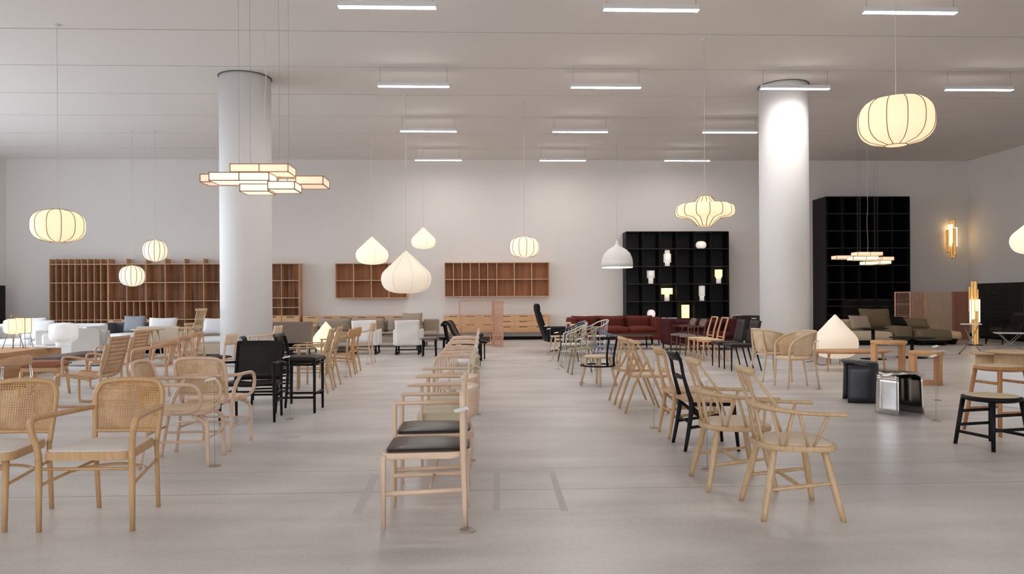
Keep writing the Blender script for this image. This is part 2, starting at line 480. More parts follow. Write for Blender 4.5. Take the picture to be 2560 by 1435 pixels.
# round pillars
PIL = []
for pxc, pyb in ((615, 905), (1960, 903)):
    p = W(pxc, 560, 15.5 if pxc < 1000 else 15.85)
    PIL.append(p)
    o = struct('pillar', MB().lathe([(.51, 0), (.51, ZC)], 64, (p.x, p.y)), m_col)
    struct('pillar_collar', MB().lathe([(.53, ZC - .012), (.53, ZC)], 64, (p.x, p.y)), m_gap, o)
# faint traces of old tape on the floor
m_mark = M_plain('tape_residue', (200, 196, 194), 0.5, var=0.05)
def strip(a, b_, w):
    a, b_ = F(*a), F(*b_); d = (b_ - a).normalized(); n = Vector((-d.y, d.x, 0)) * w / 2
    t = bmesh.new(); vs = [t.verts.new((q.x, q.y, z)) for z in (0.0, 0.0012) for q in (a - n, b_ - n, b_ + n, a + n)]
    for f in ((0, 3, 2, 1), (4, 5, 6, 7), (0, 1, 5, 4), (1, 2, 6, 5), (2, 3, 7, 6), (3, 0, 4, 7)): t.faces.new([vs[i] for i in f])
    return t
mk = MB()
for a, b_, w in (((1243, 1182), (1241, 1278), .045), ((1380, 1182), (1412, 1278), .045), ((1262, 1274), (1402, 1272), .02), ((1262, 1178), (1370, 1176), .015), ((938, 1186), (890, 1285), .05)):
    mk.merge(strip(a, b_, w))
struct('floor_mark', mk, m_mark)
p = F(728, 1092)
struct('floor_socket', MB().lathe([(.085, 0), (.085, .002), (.08, .003)], 24, (p.x, p.y)), M_plain('socket_plate', (192, 188, 186), 0.5, 0.0))

# ------------------------------------------------------------------ linear ceiling lights
ROWS = [([968, 1628, 2275], [22, 30, 35]), ([1034, 1515, 1988, 2448], [219, 222, 223, 226]), ([1071, 1450, 1825], [330.5, 331.5, 331.5]), ([1096, 1407, 1718], [402, 403, 403])]
YL = [10.77, 14.74, 18.65, 22.5]
lxs = [[], [], [], []]
def make_tube(label):
    t = thing('ceiling_light', label, 'ceiling light')
    MB().box(-.70, .70, -.05, .05, .006, .075, .004).build('housing', m_alu, t)
    MB().box(-.697, .697, -.047, .047, 0, .007, .002).build('diffuser', m_tube, t)
    for x in (-.66, .66):
        MB().tube([(x, 0, .075), (x, 0, ZC - 5.52)], .003, 6).build('suspension_wire', m_wire, t)
    return t
mk_tube = Row(make_tube)
ordn = ['leftmost', 'second from the left', 'third from the left', 'rightmost']
rown = ['the row nearest the viewer', 'the second row from the front', 'the third row from the front', 'the row nearest the back wall']
for r in range(4):
    xs = ROWS[r][0]
    for i, px in enumerate(xs):
        q = W(px, ROWS[r][1][i], YL[r])
        nm = ordn[i] if len(xs) == 4 else ['leftmost', 'middle', 'rightmost'][i]
        mk_tube((q.x, YL[r], 5.52), 0, 'white linear tube light, %s of %s' % (nm, rown[r]), 'linear ceiling lights')

# ------------------------------------------------------------------ pendants
def superprof(R0, H, e=2.6, n=14, rtop=0.22, rbot=0.22):
    """profile of a squashed lantern from bottom ring to top ring"""
    out = []
    for i in range(n + 1):
        z = -1 + 2 * i / n
        zz = z * 0.985
        r = (1 - abs(zz) ** e) ** (1 / e)
        out.append((max(r, rbot if z < 0 else rtop) * R0, z * H / 2))
    return out
def profile_ribs(t, prof, nrib, rad, mat, off=0.004, a0=0.1):
    for k in range(nrib):
        a = a0 + 2 * pi * k / nrib
        MB().tube([((r + off) * cos(a), (r + off) * sin(a), z) for r, z in prof], rad, 5).build('rib', mat, t)
def pendant(label, name, prof, loc, cordtop, nrib=0, rad=.004, mat=m_paper, ribm=m_rib, lobes=0, lobe=0.0, a0=0.1, cat='pendant lamp', ring=0.0):
    t = thing(name, label, cat, loc)
    sh = MB().lathe(prof, 48, lobes=lobes, lobe=lobe, a0=a0).build('shade', mat, t)
    if nrib: profile_ribs(t, prof, nrib, rad, ribm, a0=a0)
    zb, zt = prof[0][1], prof[-1][1]
    if ring:
        for z, r in ((zb, prof[0][0]), (zt, prof[-1][0])):
            MB().tube([(r * cos(2 * pi * i / 24), r * sin(2 * pi * i / 24), z - .002 if z == zb else z + .002) for i in range(24)], ring, 5, closed=True).build('ring', ribm, t)
    MB().tube([(0, 0, zt - .01), (0, 0, cordtop - loc[2])], .0042, 6).build('cord', m_cord, t)
    MB().lathe([(.05, cordtop - loc[2] - .03), (.05, cordtop - loc[2])], 16).build('ceiling_cap', m_alu, t)
    return t
def at_px(pxc, pyc, Y):
    q = W(pxc, pyc, Y); return (q.x, q.y, q.z)
# big ribbed lanterns
Hb = .53; Rb = .40
pb = superprof(Rb, Hb, 2.7)
pendant('large ribbed paper lantern at the far left, before the left end of the bookcase', 'lantern_pendant', pb, at_px(145, 565, 12.6), ZC, 12, .0055, lobes=12, lobe=.02, ring=.006)
pendant('large ribbed paper lantern at the upper right, the biggest in view', 'lantern_pendant', superprof(.442, .61, 2.7), at_px(2240, 303, 9.2), ZC, 12, .005, lobes=12, lobe=.02, ring=.006, a0=.3)
ps = superprof(.315, .58, 2.3)
pendant('small round ribbed lantern, upper of the two hanging before the walnut bookcase', 'lantern_pendant', ps, at_px(388, 627, 20.4), ZC, 14, .007, mat=m_paperw, lobes=14, lobe=.03)
pendant('small round ribbed lantern, lower of the two hanging before the walnut bookcase', 'lantern_pendant', superprof(.315, .56, 2.4), at_px(330.5, 690, 20.4), ZC, 14, .007, mat=m_paperw, lobes=14, lobe=.03)
pendant('small ribbed lantern hanging above the long wall shelf in the middle', 'lantern_pendant', superprof(.335, .46, 2.8), at_px(1311, 618, 16.9), ZC, 12, .006, mat=m_paperw, lobes=12, lobe=.02)
# lantern with a brim and a narrow neck and foot
sp_ = [(.125, -.262), (.15, -.235), (.2, -.18), (.27, -.125), (.36, -.105), (.45, -.098), (.495, -.075), (.51, -.03), (.505, .04), (.49, .085), (.44, .115), (.34, .12), (.24, .125), (.185, .16), (.14, .215), (.105, .262)]
pendant('wide-brimmed ribbed lantern hanging in front of the black shelf of lamps', 'lantern_pendant', sp_, at_px(1762, 528, 13.0), ZC, 14, .0065, mat=m_paper, lobes=14, lobe=.025, ring=.004)
# teardrop paper lanterns
def drop(Rr, H):
    pr = [(0.30, 0.0), (.58, .03), (.76, .075), (.88, .135), (.965, .23), (1.0, .33), (.975, .43), (.90, .51), (.73, .61), (.56, .70), (.37, .81), (.19, .91), (.08, .97), (.02, 1.0)]
    out = []
    for i in range(len(pr) - 1):
        p0, p1, p2, p3 = pr[max(i - 1, 0)], pr[i], pr[i + 1], pr[min(i + 2, len(pr) - 1)]
        for j in range(3):
            u = j / 3
            out.append(tuple(.5 * (2 * b + (c - a) * u + (2 * a - 5 * b + 4 * c - d) * u * u + (3 * b - a - 3 * c + d) * u ** 3) for a, b, c, d in zip(p0, p1, p2, p3)))
    out.append(pr[-1])
    return [(r * Rr, (z - .5) * H) for r, z in out]
mt = m_paperw; m_seam = M_plain('paper_seam', (214, 194, 164), .8); m_softpaper = M_emit('soft_lit_paper', (255, 228, 200), .25, (232, 226, 212))
pendant('largest of the three teardrop paper lanterns hung together, lowest one', 'teardrop_pendant', drop(.56, .955), at_px(1015.5, 680, 16.7), ZC, 8, .0025, mat=m_softpaper, ribm=m_seam, a0=.35)
pendant('medium teardrop paper lantern, left of the three hung together', 'teardrop_pendant', drop(.42, .72), at_px(930, 626.5, 19.4), ZC, 8, .0022, mat=mt, ribm=m_seam, a0=.35)
pendant('smallest of the three teardrop paper lanterns hung together, highest one', 'teardrop_pendant', drop(.34, .61), at_px(1058.5, 595, 21.0), ZC, 8, .0022, mat=mt, ribm=m_seam, a0=.35)
pendant('teardrop paper lantern cut off by the right edge of the view', 'teardrop_pendant', drop(.5, .82), at_px(2597, 585, 14.5), ZC, mat=m_paperw)
# white dome
t = thing('dome_pendant', 'white metal dome lamp hanging beside the black shelf of lamps', 'pendant lamp', at_px(1543, 668, 21.8))
dp = [(.465, 0), (.462, .12), (.44, .27), (.38, .41), (.27, .52), (.16, .585), (.085, .635), (.045, .70), (.018, .80)]
MB().lathe(dp, 40).build('shade', M_plain('white_enamel', (244, 241, 238), 0.5), t)
MB().lathe([(.455, -.02), (.455, 0.0)], 40).build('glow_ring', M_emit('lit_rim', (255, 236, 200), 1.0), t)
MB().tube([(0, 0, .79), (0, 0, ZC - t.location.z)], .005, 6).build('cord', m_cord, t)
# layered paper box pendants
def boxlamp(mbs, mbf, x0, x1, y0, y1, z0, z1, div=1, fr=.006):
    mbs.box(x0, x1, y0, y1, z0, z1)
    e = fr
    for z in (z0, z1):
        for y in (y0, y1): mbf.box(x0 - e, x1 + e, y - e, y + e, z - e, z + e)
        for x in (x0, x1): mbf.box(x - e, x + e, y0, y1, z - e, z + e)
    for y in (y0, y1):
        for k in range(div + 1):
            x = x0 + (x1 - x0) * k / div; mbf.box(x - e, x + e, y - e, y + e, z0, z1)
def make_boxes(label):
    t = thing('box_cluster_pendant', label, 'pendant lamp')
    #  (x0, x1, y0, y1, z0, z1, divisions, hot)
    B = [(-.36, .37, -.30, .08, .115, .215, 2, 0), (-.84, -.35, -.02, .3, .03, .13, 1, 0), (-.57, .17, -.45, -.1, -.02, .08, 2, 1),
         (.43, .78, -.15, .25, -.02, .085, 1, 0), (.17, .50, -.5, -.15, -.135, -.04, 1, 1), (-.20, .155, -.42, -.1, -.15, -.06, 1, 1), (.19, .42, -.08, .14, -.01, .06, 2, 1)]
    for b in B:
        a, f = MB(), MB(); boxlamp(a, f, *b[:6], div=b[6])
        s_ = a.build('paper_box', m_paperh if b[7] else m_paperb, t)
        f.build('frame', m_rib2, s_)
    zt = ZC - t['z']
    for x, y in ((-.26, -.25), (.25, -.25), (-.2, .02), (.3, .02)):
        MB().tube([(x, y, .18), (x, y, zt)], .002, 5).build('suspension_wire', m_wire, t)
    pts = [(0.03 + .012 * sin(i * 1.3), -.1, .18 + (zt - .18) * i / 14) for i in range(15)]
    MB().tube(pts, .005, 6, 3).build('cord', m_cord, t)
    return t
m_paperb = M_emit('lit_paper_box', (255, 214, 184), .46, (226, 206, 186))
m_paperh = M_emit('bright_paper_box', (255, 234, 200), .72, (226, 212, 190))
m_rib2 = M_wood('cedar_frame', (186, 146, 118), (160, 118, 90), (30, 30, 5), .5)
def box_pendant(label, pxc, pyc, Y, s=1.0):
    q = at_px(pxc, pyc, Y)
    global thing
    _t = thing
    def th(*a, **k):
        o = _t(*a, **k); o['z'] = q[2]; return o
    thing = th
    t = make_boxes(label)
    thing = _t
    t.location = q
    del t['z']
    return t
box_pendant('large cluster of thin paper boxes hanging before the left pillar', 664, 461, 9.9)
box_pendant('cluster of thin paper boxes hanging before the tall black bookcase', 2162, 650, 21.0)
# upright paper stick lamps: one on the wall, one on the floor
def sticks(name, label, cat, loc, B, sc, floor=False, mats=None):
    t = thing(name, label, cat, loc)
    for (x, y, z0, z1, w, hot) in B:
        a, f = MB(), MB()
        boxlamp(a, f, (x - w) * sc, (x + w) * sc, (y - w) * sc, (y + w) * sc, z0 * sc, z1 * sc, fr=.005)
        s_ = a.build('paper_stick', m_hot if hot else m_papera, t); f.build('frame', m_rib, s_)
    if floor:
        MB().box(-.14, .14, -.14, .14, 0, .02).build('base', m_blackwood, t)
        MB().tube([(0, 0, .02), (0, 0, .35)], .01, 8).build('pole', m_black, t)
    else:
        MB().box(-.05, .05, .02, .05, .3, .9).build('wall_bracket', m_blackwood, t)
    return t
q = W(2380, 645, YB - .15)
sticks('paper_wall_lamp', 'cluster of upright lit paper sticks fixed high on the back wall', 'wall lamp', (q.x, YB - .17, q.z),
       [(-.06, 0, .4, 1.15, .055, 1), (.04, .05, .75, 1.3, .05, 0), (.02, -.05, .1, 1.0, .05, 0), (.12, .02, .38, 1.05, .05, 1), (-.13, .02, .2, .95, .045, 0), (0, -.02, 0, .5, .045, 0)], .98)
q = W(2437, 850, 19.6)
sticks('paper_floor_lamp', 'tall cluster of lit paper sticks standing right of the slatted screens', 'floor lamp', (q.x, q.y, 0),
       [(-.075, 0, .6, 1.25, .04, 1), (-.065, .06, .9, 1.6, .035, 0), (.01, .045, .6, 1.74, .05, 0), (.075, -.03, .62, 1.25, .036, 1), (.085, .05, .03, 1.52, .035, 0), (.0, -.06, .03, .92, .036, 0), (-.075, -.085, .03, .7, .034, 0)], 1.0, True)
# ------------------------------------------------------------------ chairs (local +X is the way the sitter faces)
def both(): return (1, -1)
def mk_cane(arms, label):
    t = thing('cane_armchair' if arms else 'cane_chair', label, 'chair')
    sp = seat_poly(-.21, .25, .2, .25, .05, .07)
    MB().prism(sp, .405, .452, .006).build('seat_frame', m_oak, t)
    pad(MB(), scale_poly(sp, .955), .44, .458, .012).build('seat_cushion', m_linen, t)
    for s in both():
        MB().tube([(-.26, s * .185, 0), (-.225, s * .19, .43)], [.0135, .017], 12).build('leg', m_oak, t)
        if arms:
            MB().tube([(.235, s * .262, 0), (.235, s * .262, .42)], [.0145, .019], 12).build('leg', m_oak, t)
            MB().tube([(.235, s * .262, .41), (.245, s * .266, .48), (.265, s * .285, .58), (.255, s * .292, .625), (.21, s * .287, .642), (.02, s * .252, .642), (-.2, s * .222, .64), (-.245, s * .212, .638)],
                      [.019, .018, .0175, .0175, .0175, .0165, .0155, .014], 12, 6).build('arm', m_oak, t)
        else:
            MB().tube([(.215, s * .20, 0), (.20, s * .20, .41)], [.0145, .019], 12).build('leg', m_oak, t)
        MB().tube([(.235 if arms else .21, s * (.26 if arms else .2), .26), (-.24, s * .188, .31)], .009, 8).build('stretcher', m_oak, t)
    yy = .258 if arms else .2
    MB().tube([(.235 if arms else .21, -yy, .355), (.235 if arms else .21, yy, .355)], .009, 8).build('stretcher', m_oak, t)
    MB().tube([(.0, -.224 if arms else -.195, .285), (-.10, -.17, .292), (-.17, 0, .296), (-.10, .17, .292), (0, .224 if arms else .195, .285)], .009, 8, 5).build('stretcher', m_oak, t)
    # bent back frame with rounded shoulders
    def bp(y, z): return (-.222 - (z - .43) * .17 - .03 * (1 - (y / .22) ** 2), y, z)
    loop = [bp(-.192, .42), bp(-.2, .52), bp(-.208, .66), bp(-.205, .735), bp(-.175, .785), bp(-.12, .80), bp(0, .805), bp(.12, .80), bp(.175, .785), bp(.205, .735), bp(.208, .66), bp(.2, .52), bp(.192, .42)]
    MB().tube(loop, .0165, 10, 5).build('back_frame', m_oak, t)
    MB().tube([bp(-.2, .492), bp(0, .488), bp(.2, .492)], .012, 8, 5).build('back_rail', m_oak, t)
    def f(u, v):
        z = .49 + (.80 - .49) * v
        w = .205 - (max(0, (z - .74) / .065) ** 2.2) * .075
        y = (-1 + 2 * u) * w; p = bp(y, z); return p
    MB().sheet(f, 12, 10, .004).build('cane_panel', m_cane, t)
    return t
def mk_rattan(label):
    t = thing('rattan_armchair', label, 'chair')
    sp = seat_poly(-.24, .24, .21, .23, .09, .1)
    MB().prism(sp, .405, .445, .014).build('seat_frame', m_rattan, t)
    pad(MB(), scale_poly(sp, .93), .43, .448, .008).build('woven_seat', m_cane_seat, t)
    A = [(-.27, -.2), (-.27, .2)]
    for s in both():
        MB().tube([(-.27, s * .235, 0), (-.215, s * .228, .3), (-.185, s * .222, .42), (-.13, s * .235, .56), (-.08, s * .262, .645)], [.015, .016, .017, .016, .015], 10, 4).build('leg', m_rattan, t)
        MB().tube([(.245, s * .225, 0), (.235, s * .222, .30), (.215, s * .2, .36), (.15, s * .16, .395)], [.0145, .016, .014, .012], 10, 4).build('leg', m_rattan, t)
        MB().tube([(.235, s * .222, .30), (.2, s * .222, .36), (.12, s * .222, .40)], [.012, .012, .011], 8, 4).build('bracket', m_rattan, t)
        MB().tube([(-.25, s * .232, .2), (.238, s * .223, .2)], .010, 8).build('stretcher', m_rattan, t)
    MB().tube([(-.235, -.23, .25), (-.235, .23, .25)], .010, 8).build('stretcher', m_rattan, t)
    MB().tube([(.238, -.22, .22), (.238, .22, .22)], .010, 8).build('stretcher', m_rattan, t)
    # one bent rail: seat edge, up, forward loop, along the arm, behind the back and round again
    def arm(s): return [(-.02, s * .235, .43), (.10, s * .245, .435), (.18, s * .265, .47), (.205, s * .275, .54), (.185, s * .28, .61), (.13, s * .28, .648), (.0, s * .275, .655), (-.15, s * .27, .655), (-.28, s * .2, .66)]
    MB().tube(arm(1) + [(-.32, .1, .665), (-.33, 0, .667), (-.32, -.1, .665)] + arm(-1)[::-1], .0155, 10, 5).build('arm_rail', m_rattan, t)
    def bp(y, z): return (-.235 - (z - .43) * .26 - .03 * (1 - (y / .24) ** 2), y, z)
    loop = [bp(-.2, .43), bp(-.212, .55), bp(-.22, .68), bp(-.21, .765), bp(-.16, .805), bp(-.08, .815), bp(0, .817), bp(.08, .815), bp(.16, .805), bp(.21, .765), bp(.22, .68), bp(.212, .55), bp(.2, .43)]
    MB().tube(loop, .0155, 10, 5).build('back_frame', m_rattan, t)
    MB().tube([bp(-.205, .50), bp(0, .50), bp(.205, .50)], .011, 8, 4).build('back_rail', m_rattan, t)
    def f(u, v):
        z = .50 + .313 * v; w = .215 - (max(0, (z - .745) / .07) ** 2.2) * .07
        return bp((-1 + 2 * u) * w, z)
    MB().sheet(f, 12, 10, .004).build('cane_panel', m_cane_pale, t)
    return t
def mk_slat(label):
    t = thing('slatted_armchair', label, 'chair')
    # curved slatted shell: seat and back
    prof = [(.30, .395), (.26, .405), (.1, .385), (-.08, .362), (-.17, .37), (-.225, .42), (-.26, .52), (-.31, .70), (-.35, .87)]
    def at(u):
        k = u * (len(prof) - 1); i = min(int(k), len(prof) - 2); f = k - i
        a, b = prof[i], prof[i + 1]; return (a[0] + (b[0] - a[0]) * f, a[1] + (b[1] - a[1]) * f)
    for name, u0, u1, n in (('seat_slat', 0.0, .5, 9), ('back_slat', .56, 1.0, 12)):
        for k in range(n):
            a = at(u0 + (u1 - u0) * (k + .04) / n); b = at(u0 + (u1 - u0) * (k + .97) / n)
            MB().sheet(lambda u, v: (a[0] + (b[0] - a[0]) * v - (.02 * (1 - (2 * u - 1) ** 2) if name == 'back_slat' else 0), -.215 + .43 * u,
                                     a[1] + (b[1] - a[1]) * v - (.012 * (1 - (2 * u - 1) ** 2) if name == 'seat_slat' else 0)), 6, 1, .014).build(name, m_ply, t)
    for s in both():
        MB().tube([(p[0], s * .225, p[1]) for p in prof], [(.013, .02)] * len(prof), 8, 3, up=(0, 0, 1)).build('side_rail', m_ply, t)
        # cantilever side frame
        MB().tube([(-.12, s * .25, .34), (.2, s * .25, .395), (.29, s * .25, .385), (.315, s * .25, .34), (.315, s * .25, .06), (.29, s * .25, .02), (.2, s * .25, .014), (-.28, s * .25, .014)],
                  [(.018, .013)] * 8, 8, 4, up=(0, 1, 0.01)).build('runner', m_ply, t)
        MB().tube([(-.27, s * .25, .56), (0, s * .262, .61), (.17, s * .262, .63), (.22, s * .262, .60), (.225, s * .258, .5), (.22, s * .25, .39)], [(.016, .012)] * 6, 8, 4, up=(0, 1, 0.01)).build('arm', m_ply, t)
        MB().tube([(-.26, s * .245, .02), (-.235, s * .245, .45), (-.31, s * .24, .78)], [(.017, .013)] * 3, 8, 3, up=(0, 1, 0.01)).build('leg', m_ply, t)
    return t
m_ply = M_wood('bent_plywood', (214, 174, 138), (196, 154, 118), (7, 5, 7), .48)
def mk_bentback(label):
    """round bent top rail sweeping down into the front legs, broad back slat"""
    t = thing('bentwood_armchair', label, 'chair')
    sp = seat_poly(-.2, .24, .2, .25, .08, .06)
    MB().prism(sp, .40, .425, .01).build('seat_frame', m_ply, t)
    pad(MB(), scale_poly(sp, .93), .42, .445, .02).build('seat_pad', m_greyfab, t)
    pts = [(.25, -.275, .0), (.235, -.285, .35), (.20, -.292, .60), (.14, -.295, .64), (0, -.285, .665), (-.16, -.235, .70), (-.24, -.12, .73), (-.262, 0, .735)]
    rr = [(.014, .014), (.017, .017), (.019, .02), (.02, .02), (.016, .026), (.014, .032), (.013, .036), (.013, .037)]
    full = pts + [(x, -y, z) for x, y, z in pts[-2::-1]]
    MB().tube(full, rr + rr[-2::-1], 10, 5, up=(0, 0, 1)).build('arm_rail', m_ply, t)
    MB().sheet(lambda u, v: (-.255 + .07 * (1 - v) + .02 * (2 * u - 1) ** 2, (-.055 - .05 * v ** 2) * (1 - 2 * u), .42 + .31 * v), 6, 6, .016).build('back_slat', m_ply, t)
    for s in both():
        MB().tube([(-.27, s * .21, 0), (-.215, s * .19, .41), (-.205, s * .2, .55), (-.195, s * .195, .69)], [.013, .018, .016, .014], 10, 4).build('leg', m_ply, t)
    return t
def mk_leatherarm(label):
    """wide leather sling back and seat in a black frame with paddle arms"""
    t = thing('leather_armchair', label, 'chair')
    for s in both():
        MB().tube([(.23, s * .285, 0), (.235, s * .285, .55), (.235, s * .285, .625)], [.014, .021, .026], 10, 3).build('leg', m_blackframe, t)
        MB().tube([(-.25, s * .25, 0), (-.23, s * .25, .4), (-.28, s * .255, .62), (-.345, s * .255, .83)], [.014, .019, .018, .015], 10, 4).build('leg', m_blackframe, t)
        MB().tube([(.30, s * .285, .635), (.2, s * .287, .636), (0, s * .275, .63), (-.28, s * .262, .61)], [(.045, .008), (.038, .011), (.018, .014), (.014, .013)], 10, 4, up=(0, 0, 1)).build('arm', m_blackframe, t)
        for z in (.2, .3):
            MB().tube([(.23, s * .285, z), (-.24, s * .25, z)], .012, 8).build('stretcher', m_blackframe, t)
        MB().tube([(.235, s * .28, .40), (-.235, s * .25, .37)], .017, 8).build('side_rail', m_blackframe, t)
    for x, z, y in ((.23, .33, .285), (-.24, .24, .25), (.23, .40, .285)):
        MB().tube([(x, -y, z), (x, y, z)], .012, 8).build('stretcher', m_blackframe, t)
    MB().sheet(lambda u, v: (-.215 - v * .135 - .05 * (1 - (2 * u - 1) ** 2), -.262 + .524 * u, .41 + .435 * v), 10, 6, .014).build('backrest', m_blackleather, t)
    MB().sheet(lambda u, v: (-.23 + .46 * v, -.255 + .51 * u, .425 - .03 * (1 - (2 * u - 1) ** 2) - .02 * (1 - v)), 8, 6, .03).build('seat', m_blackleather, t)
    return t
def mk_counter(label):
    t = thing('counter_stool', label, 'stool')
    for s in both():
        MB().tube([(.21, s * .22, 0), (.21, s * .22, .64)], [.015, .019], 8).build('leg', m_blackframe, t)
        MB().tube([(-.24, s * .22, 0), (-.2, s * .215, .6), (-.235, s * .2, .88)], [.015, .019, .015], 8, 3).build('leg', m_blackframe, t)
        for z in (.18,): MB().tube([(.21, s * .22, z), (-.23, s * .22, z)], .014, 8).build('stretcher', m_blackframe, t)
        MB().tube([(.21, s * .22, .56), (-.2, s * .215, .56)], .014, 8).build('stretcher', m_blackframe, t)
    for x, z in ((.21, .22), (-.225, .22), (.21, .56), (-.2, .56)):
        MB().tube([(x, -.22, z), (x, .22, z)], .014, 8).build('stretcher', m_blackframe, t)
    pad(MB(), seat_poly(-.22, .23, .2, .235, .04, .05), .60, .645, .012).build('seat', m_blackleather, t)
    MB().sheet(lambda u, v: (-.205 - .05 * v - .035 * (1 - (2 * u - 1) ** 2), -.215 + .43 * u, .69 + .225 * v), 8, 5, .022).build('backrest', m_blackleather, t)
    return t
def mk_paddle(label, mat=None, seatm=None):
    """tall slender chair: back legs rise into a carved back of uprights, slim tapered arms"""
    mat = mat or m_ash
    t = thing('slender_armchair', label, 'chair')
    sp = seat_poly(-.2, .24, .19, .25, .05, .06)
    MB().prism(sp, .395, .425, .008).build('seat_frame', mat, t)
    pad(MB(), scale_poly(sp, .92), .42, .445, .018).build('seat_pad', seatm or m_charcoal, t)
    for s in both():
        MB().tube([(.23, s * .255, 0), (.225, s * .26, .6), (.225, s * .26, .64)], [.013, .018, .017], 10).build('leg', mat, t)
        MB().tube([(-.30, s * .2, 0), (-.215, s * .19, .41), (-.25, s * .17, .6), (-.33, s * .155, .90)], [.013, .02, .019, .014], 10, 4).build('leg', mat, t)
        MB().tube([(.30, s * .265, .648), (.22, s * .262, .652), (0, s * .24, .65), (-.245, s * .185, .66)], [(.008, .006), (.024, .009), (.018, .010), (.012, .01)], 8, 4, up=(0, 0, 1)).build('arm', mat, t)
        MB().tube([(.228, s * .257, .3), (-.245, s * .195, .3)], .009, 8).build('stretcher', mat, t)
    MB().tube([(-.33, -.16, .89), (-.345, 0, .885), (-.33, .16, .89)], [(.012, .022)] * 3, 8, 4, up=(0, 0, 1)).build('top_rail', mat, t)
    MB().tube([(-.24, -.175, .55), (-.255, 0, .55), (-.24, .175, .55)], [(.01, .016)] * 3, 8, 4, up=(0, 0, 1)).build('back_rail', mat, t)
    for k in range(5):
        y = -.1 + .05 * k
        MB().tube([(-.252, y, .55), (-.338, y * .95, .885)], .0075, 6).build('spindle', mat, t)
    return t
def mk_plate(label, mat=None, seatm=None, arms=True, top=.80):
    """rounded block backrest plate carried on slanted back legs"""
    mat = mat or m_oak
    t = thing('plate_back_armchair' if arms else 'plate_back_chair', label, 'chair')
    sp = seat_poly(-.2, .23, .2, .25, .05, .06)
    MB().prism(sp, .39, .42, .008).build('seat_frame', mat, t)
    pad(MB(), scale_poly(sp, .94), .415, .445, .02).build('seat_pad', seatm or m_charcoal, t)
    h = .62 if arms else .6
    for s in both():
        MB().tube([(.25, s * .245, 0), (.225, s * .245, .4), (.21, s * .25, .645 if arms else .4)], [.012, .018, .015], 10).build('leg', mat, t)
        MB().tube([(-.27, s * .215, 0), (-.205, s * .205, .41), (-.235, s * .19, top - .12)], [.012, .019, .016], 10, 3).build('leg', mat, t)
        if arms:
            MB().tube([(.235, s * .252, .65), (.05, s * .27, .655), (-.12, s * .25, .67), (-.215, s * .19, .70)], [(.017, .010), (.02, .012), (.015, .016), (.012, .03)], 10, 4, up=(0, 0, 1)).build('arm', mat, t)
        MB().tube([(.23, s * .24, .3), (-.22, s * .205, .27)], .010, 8).build('stretcher', mat, t)
    MB().tube([(-.215, -.21, .415), (-.215, .21, .415)], .013, 8).build('back_rail', mat, t)
    def f(u, v):
        y = (2 * u - 1); return (-.215 - .07 * (1 - y * y) - .03 * v, .225 * y, top - .165 + .165 * v)
    MB().sheet(f, 10, 4, .022).build('backrest', mat, t)
    return t
def mk_side(label, arms=True):
    """chairs of the middle row: square bent frame, dark leather pad, curved plate back"""
    t = thing('leather_seat_armchair' if arms else 'leather_seat_chair', label, 'chair')
    sp = seat_poly(-.275, .24, .215, .235, .13, .05)
    MB().prism(sp, .395, .432, .012).build('seat_frame', m_maple, t)
    pad(MB(), scale_poly(sp, .93), .42, .450, .016).build('seat_pad', m_seatleather, t)
    for s in both():
        z1 = .63 if arms else .42
        MB().tube([(.23, s * .225, 0), (.23, s * .225, z1 - .02), (.225, s * .225, z1)], [.0125, .0155, .014], 10).build('leg', m_maple, t)
        MB().tube([(-.235, s * .205, 0), (-.222, s * .21, .45), (-.222, s * .215, .786)], [(.015, .014), (.019, .018), (.019, .017)], 10, 3, up=(0, 1, 0)).build('leg', m_maple, t)
        MB().tube([(.23, s * .222, .20), (-.232, s * .207, .215)], [(.011, .015)] * 2, 8, up=(0, 0, 1)).build('stretcher', m_maple, t)
        if arms: MB().tube([(.235, s * .225, .632), (.2, s * .226, .636), (-.225, s * .215, .636)], .0135, 10).build('arm', m_maple, t)
    MB().tube([(-.03, -.214, .207), (-.03, .214, .207)], .009, 8).build('stretcher', m_maple, t)
    def f(u, v):
        y = 2 * u - 1; return (-.228 - .075 * (1 - abs(y) ** 2.2), .215 * y, .62 + .165 * v + .006 * (1 - y * y))
    MB().sheet(f, 12, 4, .016).build('backrest', m_maple, t)
    return t
def mk_olive(label):
    """armchairs with pointed arms and soft olive leather"""
    t = thing('olive_leather_armchair', label, 'chair')
    pad(MB(), seat_poly(-.28, .27, .26, .28, .05, .06), .33, .41, .02).build('seat_cushion', m_olive, t)
    MB().prism(seat_poly(-.28, .26, .25, .27, .05, .05), .285, .33, .01).build('seat_frame', m_maple, t)
    for s in both():
        MB().tube([(.2, s * .31, 0), (.21, s * .31, .3), (.20, s * .31, .643)], [.013, .02, .02], 10).build('leg', m_maple, t)
        MB().tube([(-.34, s * .27, 0), (-.27, s * .27, .35), (-.33, s * .26, .8)], [.013, .02, .014], 10, 3).build('leg', m_maple, t)
        MB().tube([(.36, s * .325, .638), (.27, s * .32, .645), (.0, s * .305, .648), (-.31, s * .28, .645)], [(.008, .007), (.030, .014), (.026, .016), (.015, .015)], 10, 4, up=(0, 0, 1)).build('arm', m_maple, t)
        MB().tube([(.205, s * .30, .28), (-.28, s * .265, .30)], .013, 8).build('side_rail', m_maple, t)
        MB().tube([(-.335, s * .26, .76), (-.39, s * .27, .785), (-.43, s * .26, .77), (-.43, s * .2, .755), (-.37, s * .17, .77)], .008, 8, 4).build('strap', m_olive, t)
    def f(u, v):
        y = 2 * u - 1; return (-.27 - .10 * v - .03 * (1 - y * y), .25 * y, .40 + .45 * v)
    MB().sheet(f, 8, 6, .05).build('back_cushion', m_olive, t)
    return t
